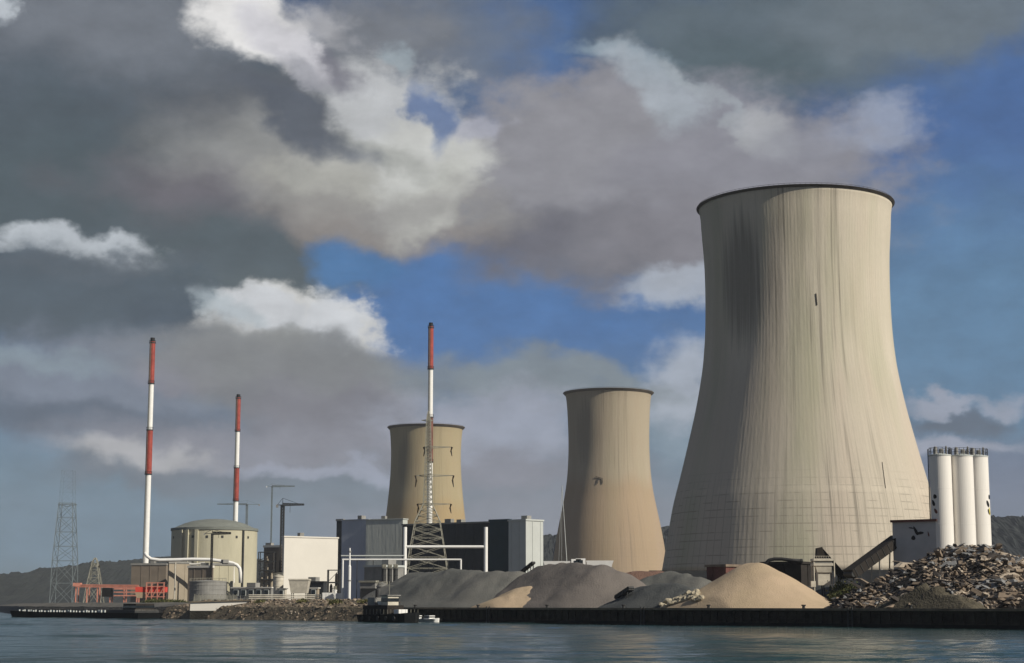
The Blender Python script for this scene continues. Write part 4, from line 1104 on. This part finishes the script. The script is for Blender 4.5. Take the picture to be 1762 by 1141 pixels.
# white retaining wall
t = thing('retaining_wall', 'white sloping concrete wall on the left bank under the grey round tank', 'wall', (*P(375, 1040, 362.5).xy, 1))
w = MB()
Yw = Yd(375, -1.0) + 0
ex = Vector((1, -.12)).normalized(); ey = Vector((.12, 1)).normalized()
pA = P(327, 1038, 368); YW = 368
zl, zh, zr = Zp(1051, YW), Zp(1037, YW), Zp(1034, YW)
xa, xb_, xc_ = Xp(327, YW), Xp(398, YW), Xp(430, YW)
w.hexa([(xa, YW, zl), (xb_, YW, zl), (xb_, YW + 3, zl), (xa, YW + 12, zl)], [(xa, YW + .4, zh), (xc_, YW + .4, zr), (xc_, YW + 3, zr), (xa, YW + 12, zh)])
w.build('wall', 'cream', t)
w = MB(); w.hexa([(xa, YW + .1, -.5), (xb_, YW + .1, -.5), (xb_, YW + 3, -.5), (xa, YW + 12, -.5)], [(xa, YW + .1, zl - .003), (xb_, YW + .1, zl - .003), (xb_, YW + 3, zl - .003), (xa, YW + 12, zl - .003)]); w.build('footing', 'quay', t)
w = MB(); w.bar((xa - .2, YW + .2, zh + .12), (xc_ + .2, YW + .2, zr + .12), .16); w.build('coping', 'coping', t)
for k in range(9):
    f_ = (k + .5) / 9; x = xa + (xc_ - xa) * f_; y = YW + .4; z = zh + (zr - zh) * f_
    w = MB(); w.bar((x, y, z + .2), (x, y, z + 1.2), .05); w.build('rail_post', 'steel', t)
# fence of pointed boards round the tank
t = thing('picket_fence', 'pale picket fence at the foot of the grey round tank', 'fence', (*P(370, 1040, 470).xy, GZ))
w = MB()
for k in range(34):
    x = Xp(334 + k * 2.2, 470); z1 = Zp(1022 + (k % 3), 470)
    w.box(x, x + .14, 470, 470.05, GZ, z1)
w.build('pickets', 'steel', t)
w = MB(); w.box(Xp(333, 470), Xp(409, 470), 470.052, 470.1, GZ + .8, GZ + .95); w.box(Xp(333, 470), Xp(409, 470), 470.052, 470.1, GZ + 1.9, GZ + 2.05); w.build('rails', 'steel', t)

# ------------------------------------------------------------------ concrete works at the right
def silo(label, px, Y, hwp, ytop, logo=None):
    x = Xp(px, Y); r = wd(hwp, Y); z = Zp(ytop, Y, px)
    t = thing('cement_silo', label, 'silo', (x, Y, GZ), 'white cement silos')
    w = MB(); w.lathe(x, Y, [(r * .35, GZ + 1.5), (r, GZ + 4.5), (r, z)], 40); w.build('silo_body', 'silo', t, smooth=False)
    for s in range(4):
        a = R(45 + 90 * s); w = MB(); w.bar((x + r * .85 * math.cos(a), Y + r * .85 * math.sin(a), GZ), (x + r * .85 * math.cos(a), Y + r * .85 * math.sin(a), GZ + 4.6), .16); w.build('leg', 'darksteel', t)
    w = MB(); w.lathe(x, Y, [(r + .06, z - .1), (r + .06, z + .08), (r * .3, z + .35)], 40); w.build('roof', 'palegrey', t)
    w = MB(); n = 16; top = z + 1.15
    for k in range(n):
        a = 2 * math.pi * k / n; b = 2 * math.pi * (k + 1) / n; q = r * .98
        p = (x + q * math.cos(a), Y + q * math.sin(a)); p2 = (x + q * math.cos(b), Y + q * math.sin(b))
        w.bar((*p, z), (*p, top), .045)
        for zz in (.6, 1.15): w.bar((*p, z + zz), (*p2, z + zz), .035)
    w.build('railing', 'darksteel', t)
    for sx, hh, rr_ in ((-.45, 1.2, .28), (.1, .9, .35), (.55, 1.3, .14)):
        w = MB(); w.lathe(x + sx * r, Y - .3, [(rr_, z + .1), (rr_, z + hh), (rr_ * .5, z + hh + .15)], 12); w.build('dust_filter', 'midgrey', t)
    w = MB(); w.bar((x - r - .12, Y, GZ), (x - r - .12, Y, z + 1), .05); w.bar((x - r - .12, Y + .4, GZ), (x - r - .12, Y + .4, z + 1), .05)
    for k in range(50): w.bar((x - r - .12, Y, GZ + 2 + k * .4), (x - r - .12, Y + .4, GZ + 2 + k * .4), .025)
    w.build('ladder', 'darksteel', t)
    for seam in (.3, .55, .78):
        w = MB(); zz = GZ + (z - GZ) * seam; w.lathe(x, Y, [(r + .002, zz - .03), (r + .02, zz), (r + .002, zz + .03)], 40, cap=False); w.build('weld_band', 'silo', t)
    return t, x, r, z
def wrap_mark(t, x, Y, r, shapes, name='painted_mark'):
    """leaf-shaped painted marks on a silo: (angle deg from camera-facing to the right, z, half width, half height, tilt, material)"""
    for (a, z, hw, hh, tilt, m) in shapes:
        w = MB(); n = 14; ring = []
        for k in range(n):
            q = 2 * math.pi * k / n; uu = hw * math.cos(q) * (1 - .25 * math.sin(q)); vv = hh * math.sin(q)
            u2 = uu * math.cos(tilt) - vv * math.sin(tilt); v2 = uu * math.sin(tilt) + vv * math.cos(tilt)
            ang = R(a) + u2 / r; ring.append((ang, z + v2))
        outer = [(x + (r + .035) * math.sin(g_), Y - (r + .035) * math.cos(g_), zz) for g_, zz in ring]
        inner = [(x + (r + .005) * math.sin(g_), Y - (r + .005) * math.cos(g_), zz) for g_, zz in ring]
        w.hexa(inner, outer); w.build(name, m, t)
YS = 262
sA = silo('leftmost white cement silo beside the grey plant building', 1627, YS, 18.5, 784)
sB = silo('middle white cement silo, widest of the three on show', 1664, YS + 1, 19.5, 785)
sC = silo('rightmost white cement silo with black and yellow leaf marks', 1692, YS + 4, 18, 786)
zc = lambda y: Zp(y, YS)
wrap_mark(sC[0], sC[1], YS + 4, sC[2], [(56, zc(853), .30, .36, .35, 'black'), (38, zc(865), .26, .55, .45, 'black'), (44, zc(879), .22, .45, .5, 'black'), (52, zc(878), .20, .62, .2, 'yellow')])
wrap_mark(sA[0], sA[1], YS, sA[2], [(-50, zc(855), .30, .34, .35, 'black'), (-62, zc(866), .26, .5, .45, 'black'), (-48, zc(880), .22, .42, .5, 'rust')])
t, inf = box_building('plant_building', 'grey mixing plant building with black leaf emblem left of the white silos', 'building', 1540, 1615, 1642, 261, 893, 34, 'midgrey', 'rust', parapet=.35, seams=False, detail=False)
c_, l_, bk_, r_, uL_, uR_, Lw_, Rw_, z1_ = inf
M['plantwall'] = mat('grey_plant_wall', (.42, .415, .41), .8, .12, .3)
for ch in t.children:
    if ch.name.startswith('wall'): ch.data.materials[0] = M['plantwall']
def flat_mark(t, frac, z, hw, hh, tilt, m):
    w = MB(); n = 14; q0 = c_ + uL_ * (Lw_ * frac); pts = []
    for k in range(n):
        q = 2 * math.pi * k / n; uu = hw * math.cos(q) * (1 - .35 * math.sin(q)); vv = hh * math.sin(q)
        pts.append((uu * math.cos(tilt) - vv * math.sin(tilt), uu * math.sin(tilt) + vv * math.cos(tilt)))
    inn = [(q0.x - uL_.x * a - uR_.x * .005, q0.y - uL_.y * a - uR_.y * .005, z + b) for a, b in pts]
    out = [(q0.x - uL_.x * a - uR_.x * .04, q0.y - uL_.y * a - uR_.y * .04, z + b) for a, b in pts]
    w.hexa(inn, out); w.build('emblem', m, t)
flat_mark(t, .46, zc(913), .22, .75, .45, 'black'); flat_mark(t, .36, zc(917), .55, .22, .15, 'black')
flat_mark(t, .52, zc(925), .32, .35, 0, 'black'); flat_mark(t, .56, zc(908), .42, .10, -.15, 'black'); flat_mark(t, .17, zc(919), .10, .4, .2, 'rust')

def conveyor(label, p0, p1, wdt, hgt_, m='shed', group='conveyors of the quarry yard'):
    t = thing('conveyor', label, 'conveyor', (p0.x, p0.y, GZ), group)
    d = (p1 - p0); L_ = d.length; d.normalize(); side = d.cross(Vector((0, 0, 1))).normalized(); up = side.cross(d)
    w = MB()
    a = [p0 + side * sx * wdt + up * sz * hgt_ for sx, sz in ((-1, -1), (1, -1), (1, 1), (-1, 1))]
    b = [p1 + side * sx * wdt + up * sz * hgt_ for sx, sz in ((-1, -1), (1, -1), (1, 1), (-1, 1))]
    w.hexa(a, b); w.build('casing', m, t)
    w = MB()
    for k in range(int(L_ / 1.2)):
        q = p0 + d * (k * 1.2 + .5); w.bar(q + side * (wdt + .03) - up * hgt_, q + side * (wdt + .03) + up * hgt_, .06); w.bar(q - side * (wdt + .03) - up * hgt_, q - side * (wdt + .03) + up * hgt_, .06)
    w.build('ribs', 'darksteel', t)
    for s in (.12, .5, .88):
        q = p0.lerp(p1, s)
        if q.z < GZ + 1: continue
        w = MB()
        for sg in (-1, 1): w.bar(q + side * sg * wdt * .8 - up * hgt_, Vector((q.x + side.x * sg * wdt * 1.1, q.y + side.y * sg * wdt * 1.1, GZ)), .12)
        w.build('trestle', 'darksteel', t)
    for e, q in ((p0, 0), (p1, 1)):
        w = MB(); w.bar(e - side * wdt * .95, e + side * wdt * .95, hgt_ * .6, n=12); w.build('end_drum', 'darksteel', t)
    return t
conveyor('broad dark covered conveyor climbing right to the grey plant building', P(1462, 988, 262), P(1544, 928, 266), 1.1, .7)
conveyor('dark conveyor dropping right from the top of the off white hopper', P(1452, 994, 274), P(1411, 948, 274), .9, .45)
conveyor('small black conveyor between the brown gravel heap and the dark heap', P(1062, 1028, Yd(1062, 6)), P(1086, 1012, Yd(1086, 5)), .5, .3, 'black')
conveyor('small dark conveyor on the left end of the brown gravel heap', P(893, 988, Yd(893, 26)), P(918, 968, Yd(918, 26)), .4, .22, 'black')

t = thing('feed_hopper', 'off white stepped hopper tower under the dark conveyor', 'hopper', (*P(1420, 1040, 269).xy, GZ))
Yh = 269
def bx(px0, px1, y0, y1, mt, nm, dy0=0, dy1=None):
    w = MB(); x0, x1 = Xp(px0, Yh), Xp(px1, Yh); dd = (x1 - x0) if dy1 is None else dy1
    w.box(x0, x1, Yh + dy0, Yh + dy0 + dd, Zp(y1, Yh), Zp(y0, Yh)); return w.build(nm, mt, t)
bx(1402, 1436, 961, 965, 'hopper', 'top_deck'); bx(1404, 1434, 965.2, 969, 'midgrey', 'upper_frame', .2)
bx(1402, 1436, 969.2, 973.5, 'hopper', 'middle_deck')
w = MB(); x0, x1 = Xp(1405, Yh), Xp(1433, Yh); x2, x3 = Xp(1409, Yh), Xp(1433, Yh); za, zb_, zc_ = Zp(973.7, Yh), Zp(985, Yh), Zp(1007, Yh)
w.hexa([(x2, Yh + .3, zb_), (x3, Yh + .3, zb_), (x3, Yh + 2.3, zb_), (x2, Yh + 2.3, zb_)], [(x0, Yh + .1, za), (x1, Yh + .1, za), (x1, Yh + 2.5, za), (x0, Yh + 2.5, za)])
w.build('funnel', 'hopper', t)
bx(1410, 1432, 985.2, 1007, 'hopper', 'lower_casing', .5, 1.6)
for a in (1403, 1438):
    w = MB(); w.bar((Xp(a, Yh), Yh + .2, GZ), (Xp(a, Yh), Yh + .2, Zp(965, Yh)), .1); w.bar((Xp(a, Yh), Yh + 2.4, GZ), (Xp(a, Yh), Yh + 2.4, Zp(965, Yh)), .1); w.build('leg', 'hopper', t)
bx(1396, 1404, 1000, 1010, 'hopper', 'control_box', -.4, .8)
w = MB()
for k in range(9): w.bar((Xp(1403, Yh) + k * .37, Yh - .02, Zp(961, Yh)), (Xp(1403, Yh) + k * .37, Yh - .02, Zp(957, Yh)), .03)
w.bar((Xp(1402, Yh), Yh - .02, Zp(957, Yh)), (Xp(1436, Yh), Yh - .02, Zp(957, Yh)), .035); w.build('railing', 'hopper', t)
w = MB(); w.hexa([P(1405, 961, Yh), P(1421, 961, Yh), P(1421, 961, Yh) + Vector((0, 1.5, 0)), P(1405, 961, Yh) + Vector((0, 1.5, 0))], [P(1406, 943, Yh), P(1415, 941, Yh), P(1415, 941, Yh) + Vector((0, 1.5, 0)), P(1406, 943, Yh) + Vector((0, 1.5, 0))]); w.build('drive_head', 'shed', t)

box_building('shed', 'dark rust red shed with tan roof edge left of the sand heap peak', 'shed', 1217, 1250, 1300, 292, 971, 50, 'rust', 'rock_b', parapet=.4, seams=True, detail=False)
t, inf2 = box_building('shed', 'dark brown steel shed between the sand heap and the off white hopper', 'shed', 1312, 1380, 1412, 290, 966, 30, 'shed', 'shed', parapet=.4, detail=False, doors=2)
t = thing('exhaust_duct', 'bent black duct lying over the roof of the dark brown shed', 'duct', (*P(1320, 1040, 286).xy, Zp(972, 286)))
w = MB(); w.tube([P(a, b, 286) for a, b in ((1316, 976), (1318, 969), (1323, 964), (1332, 962), (1345, 962), (1362, 964), (1378, 965))], .28, 10); w.build('duct', 'black', t, smooth=True)
w = MB(); w.bar(P(1378, 965, 286), P(1381, 965, 286), .34, n=12); w.build('duct_flange', 'darksteel', t)
box_building('low_building', 'long low dark building across the foot of the huge cooling tower', 'building', 1130, 1545, 1560, 480, 984, 8, 'darkclad', 'darksteel', parapet=.6)
# pale vehicles and skips on the far side of the brown heap
def truck(label, px, Y, yb, flip=1, mcab='white', mbody='white'):
    p = P(px, yb, Y); z = p.z
    t = thing('dump_truck', label, 'truck', (p.x, Y, z), 'trucks behind the gravel heap')
    def bb(x0, x1, y0, y1, z0, z1, m, nm, par=t): w = MB(); xs = sorted((p.x + flip * x0, p.x + flip * x1)); w.box(xs[0], xs[1], Y + y0, Y + y1, z + z0, z + z1); return w.build(nm, m, par)
    bb(-3.6, 1.6, -1.1, 1.1, .8, 1.1, 'darksteel', 'chassis'); cab = bb(1.7, 3.6, -1.2, 1.2, .6, 2.8, mcab, 'cab'); bb(3.602, 3.66, -1, 1, 1.7, 2.5, 'glass', 'windscreen', cab); bb(2.2, 3.2, -1.26, -1.202, 1.7, 2.5, 'glass', 'side_window', cab)
    w = MB(); fx = lambda v: p.x + flip * v
    w.hexa([(fx(-3.4), Y - 1, z + 1.12), (fx(1.4), Y - 1, z + 1.12), (fx(1.4), Y + 1, z + 1.12), (fx(-3.4), Y + 1, z + 1.12)], [(fx(-3.8), Y - 1.25, z + 2.4), (fx(1.5), Y - 1.25, z + 2.4), (fx(1.5), Y + 1.25, z + 2.4), (fx(-3.8), Y + 1.25, z + 2.4)]); w.build('tipper_body', mbody, t)
    for wx in (-2.8, -1.5, 2.6):
        for wy in (-1.15, .85):
            w = MB(); w.bar((fx(wx), Y + wy, z + .5), (fx(wx), Y + wy + .3, z + .5), .5, n=16); w.build('wheel', 'black', t)
    return t
# ground level terrace behind the brown heap carries them
tb = MB(); tY = 345
tx0, tx1 = Xp(930, tY), Xp(1050, tY); tz = Zp(987, tY)
tb.hexa([(tx0 - 9, tY - 9, GZ), (tx1 + 9, tY - 9, GZ), (tx1 + 9, tY + 12, GZ), (tx0 - 9, tY + 12, GZ)], [(tx0, tY - 2, tz), (tx1, tY - 2, tz), (tx1, tY + 3, tz), (tx0, tY + 3, tz)])
tag(tb.build('loading_ramp', 'brown_gravel'), 'earth ramp behind the brown gravel heap carrying white trucks', 'ramp')
truck('white dump truck on the ramp behind the brown gravel heap, left one', 968, 346, 987, 1)
truck('white dump truck on the ramp behind the brown gravel heap, right one', 1022, 346, 986, -1)

# ------------------------------------------------------------------ boats
def hull_mesh(c, ax, Lh, Wh, z0, z1, mi=0, bow=.25, rake=.8, n=14):
    """hull: c centre, ax long axis (2D), half length, half width"""
    w = MB(); sd = Vector((-ax.y, ax.x)); lo = []; hi = []
    prof = []
    for k in range(n + 1):
        s = -1 + 2 * k / n
        ww = 1.0 if s < 1 - 2 * bow else math.sqrt(max(0, 1 - ((s - (1 - 2 * bow)) / (2 * bow)) ** 2))
        if s < -.9: ww = .85
        prof.append((s, max(ww, .03)))
    left = [(s, ww) for s, ww in prof]; right = [(s, -ww) for s, ww in reversed(prof)]
    for s, ww in left + right:
        sheer = .25 * max(0, s) ** 2 * (z1 - z0)
        p = c + ax * (s * Lh) + sd * (ww * Wh); q = c + ax * (s * Lh * (1 - .04 * rake)) + sd * (ww * Wh * .85)
        lo.append((q.x, q.y, z0)); hi.append((p.x, p.y, z1 + sheer))
    w.hexa(lo, hi, mi); return w
# workboat
bc = Vector((Xp(672, 303), 303)); ax = -BU
t = thing('workboat', 'dark workboat with white wheelhouse moored left of the gravel heap', 'boat', (bc.x, bc.y, 0))
hull_mesh(bc, ax, 7.5, 2.3, -.4, 1.3).build('hull', 'hull', t)
def ob(name, m, s0, s1, h, z0, z1, par=t, sidec=0):
    w = MB(); w.obox(bc + ax * ((s0 + s1) / 2) + Vector((-ax.y, ax.x)) * sidec, ax, Vector((-ax.y, ax.x)), abs(s1 - s0) / 2, h, z0, z1); return w.build(name, m, par)
ob('deckhouse', 'shed', -6, 1.5, 1.7, 1.302, 2.9)
wh = ob('wheelhouse', 'hopper', -1.2, .8, 1.1, 2.902, 4.5)
ob('window_band', 'glass', -1.24, .84, 1.14, 3.5, 4.1, wh)
ob('wheelhouse_roof', 'midgrey', -1.5, 1.1, 1.35, 4.502, 4.65, wh)
ob('engine_casing', 'midgrey', -5.4, -3.2, 1.1, 2.902, 4.2)
ob('foredeck_locker', 'white', 2.3, 3.8, .9, 1.45, 2.2)
w = MB(); p = bc + ax * -.4; w.bar((p.x, p.y, 4.66), (p.x, p.y, 7.0), .06); w.bar((p.x - .7, p.y, 6.2), (p.x + .7, p.y, 6.2), .04); w.build('mast', 'steel', t)
w = MB(); p = bc + ax * -4.2; w.lathe(p.x, p.y, [(.28, 4.2), (.26, 5.6)], 12); w.build('funnel', 'black', t)
w = MB(); p = bc + ax * -2.4; w.hexa([(p.x - .6, p.y - 1.2, 2.95), (p.x + .9, p.y - 1.2, 2.95), (p.x + .9, p.y - .2, 2.95), (p.x - .6, p.y - .2, 2.95)], [(p.x - .9, p.y - 1.4, 3.6), (p.x + 1.2, p.y - 1.4, 3.6), (p.x + 1.2, p.y, 3.6), (p.x - .9, p.y, 3.6)]); w.build('life_raft', 'white', t)
w = MB(); sd = Vector((-ax.y, ax.x))
for s in range(-6, 7):
    for sg in (-1, 1):
        q = bc + ax * (s * 1.05) + sd * sg * (2.1 if s < 4 else 1.3); w.bar((q.x, q.y, 1.3), (q.x, q.y, 2.2), .03)
w.build('guard_rail', 'steel', t)
for s in range(5):
    q = bc + ax * (-5 + s * 2.4) - sd * -2.42; q = bc + ax * (-5 + s * 2.4) + sd * -2.42
    w = MB(); w.bar((q.x, q.y, .7), (q.x + sd.x * -.18, q.y + sd.y * -.18, .7), .38, n=12); w.build('tyre_fender', 'black', t)
# small white boats
for k, (px, dd, Lh) in enumerate(((718, -4.0, 2.6), (741, -4.4, 2.2))):
    Yb = Yd(px, dd); c = Vector((Xp(px, Yb), Yb))
    t = thing('motorboat', ['white motorboat just right of the dark workboat', 'smaller white motorboat under the gravel heap, rightmost on the water'][k], 'boat', (c.x, c.y, 0), 'small white boats')
    hull_mesh(c, ax, Lh, .95, -.2, .55, bow=.4).build('hull', 'white', t)
    w = MB(); w.obox(c - ax * .3, ax, Vector((-ax.y, ax.x)), Lh * .35, .6, .56, 1.15); cb = w.build('cabin', 'white', t)
    w = MB(); w.obox(c - ax * .3, ax, Vector((-ax.y, ax.x)), Lh * .35 + .03, .63, .8, 1.02); w.build('window_band', 'glass', cb)
    w = MB(); w.obox(c - ax * (Lh - .1), ax, Vector((-ax.y, ax.x)), .2, .2, .1, 1.0); w.build('outboard_motor', 'black', t)
    w = MB(); w.obox(c + ax * .2, ax, Vector((-ax.y, ax.x)), Lh * .8, .98, .40, .46); w.build('rubbing_strake', 'darksteel', t)
# long barge at the left shore
a, b = B(1.78) - IN * 6, B(2.36) - IN * 6
c = (a + b) / 2; Lh = (b - a).length / 2
t = thing('barge', 'long low black barge with small pale deck fittings along the left shore', 'barge', (c.x, c.y, 0))
hull_mesh(c, BU, Lh, 3.6, -.5, 1.25, bow=.06, n=40).build('hull', 'hull', t)
w = MB(); w.obox(c - BU * 3, BU, IN, Lh * .86, 2.9, 1.27, 1.75); w.build('hatch_coaming', 'darksteel', t)
w = MB(); w.obox(c - BU * 3, BU, IN, Lh * .85, 2.7, 1.752, 1.95); w.build('hatch_cover', 'shore', t)
random.seed(5)
for k in range(30):
    s = -Lh * .55 + k * (Lh * 1.35) / 30 + random.uniform(-.3, .3)
    p = c + BU * s - IN * 3.25; w = MB(); w.obox(p, BU, IN, .18 + random.random() * .35, .15, 1.3, 1.62 + random.random() * .25); w.build('deck_fitting', 'palegrey', t)
w = MB(); p = c - BU * (Lh - 6); w.obox(p, BU, IN, 3, 2.2, 1.3, 3.2); dk = w.build('deckhouse', 'shed', t)
w = MB(); w.obox(p, BU, IN, 3.04, 2.24, 2.3, 2.8); w.build('window_band', 'glass', dk)

# ------------------------------------------------------------------ plants
def shrub(label, c, r, h, n, m, cat='shrub', group='shrubs on the bank'):
    t = thing('shrub', label, cat, tuple(c), group)
    rs = random.Random(int(c[0] * 13 + c[1] * 7))
    w = MB(); tips = []
    for k in range(7):
        a = rs.random() * 6.28; tp = Vector((c[0] + math.cos(a) * r * .6 * rs.random(), c[1] + math.sin(a) * r * .6 * rs.random(), c[2] + h * (.5 + rs.random() * .4)))
        w.bar(c, tp, .05, r2=.02); tips.append(tp)
    w.build('stems', 'shed', t)
    w = MB()
    for k in range(n):
        q = rs.choice(tips) + Vector((rs.gauss(0, r * .35), rs.gauss(0, r * .35), rs.gauss(0, h * .16)))
        if q.z < c[2] + .05: q.z = c[2] + .05
        s = .10 + rs.random() * .16; e = Vector((rs.gauss(0, 1), rs.gauss(0, 1), rs.gauss(0, 1))).normalized(); f = e.cross(Vector((rs.gauss(0, 1), rs.gauss(0, 1), rs.gauss(0, 1)))).normalized()
        w.quad([q - e * s, q + f * s * .6, q + e * s, q - f * s * .6], 0 if rs.random() < .75 else 1)
    w.build('foliage', m, t)
random.seed(9)
LS = ['dark green shrub at the foot of the dark conveyor, left of the rubble', 'dark green shrub between the two dark conveyors', 'low green shrub right of the off white hopper', 'small green shrub at the rubble heap edge']
for k, (px, dd, r, h) in enumerate(((1452, 22, 2.2, 3.6), (1466, 20, 1.8, 3.0), (1441, 19, 1.6, 2.4), (1484, 15, 1.5, 2.0))):
    Y = Yd(px, dd); shrub(LS[k], Vector((Xp(px, Y), Y, GZ)), r, h, 1300, ['leaf', 'leaf2'])
for k, (tt, dd, r, h, lb) in enumerate(((1.17, 3, 1.3, 1.4, 'yellowish shrub on the rocky bank nearest the workboat'), (1.23, 4.5, 1.5, 1.3, 'yellow green shrub on the rocky bank left of the cabin'), (1.30, 3, 1.2, 1.2, 'low dry shrub on the rocky bank below the white containers'), (1.42, 5, 1.3, 1.3, 'low dry shrub on the rocky bank below the cream hall'), (1.56, 5, 1.2, 1.2, 'low dry shrub on the rocky bank near the white river wall'))):
    p = B(tt) + IN * dd; shrub(lb, Vector((p.x, p.y, 2.6)), r, h, 700, ['leaf2', 'leaf'])
for k, (px, Y, r, h, lb) in enumerate(((262, 470, 3.2, 1.6, 'low green bush in front of the bright red loader'), (285, 465, 3.2, 1.5, 'low green bush right of the bright red loader'), (305, 460, 3, 1.4, 'low green bush left of the grey round tank'))):
    shrub(lb, Vector((Xp(px, Y), Y, GZ + .3)), r, h, 1200, ['leaf', 'leaf2'])

# ------------------------------------------------------------------ air
hz = MB(); hz.box(-6100, 6100, -1600, 7100, -4, 420)
hm = bpy.data.materials.new('haze_air'); hm.use_nodes = True
for n_ in list(hm.node_tree.nodes):
    if n_.type == 'BSDF_PRINCIPLED': hm.node_tree.nodes.remove(n_)
pv = hm.node_tree.nodes.new('ShaderNodeVolumePrincipled'); pv.inputs['Color'].default_value = (.80, .86, .95, 1); pv.inputs['Density'].default_value = HAZE
hm.node_tree.links.new(pv.outputs[0], [n_ for n_ in hm.node_tree.nodes if n_.type == 'OUTPUT_MATERIAL'][0].inputs['Volume'])
M['haze'] = hm
tag(hz.build('haze', 'haze'), kind='stuff')
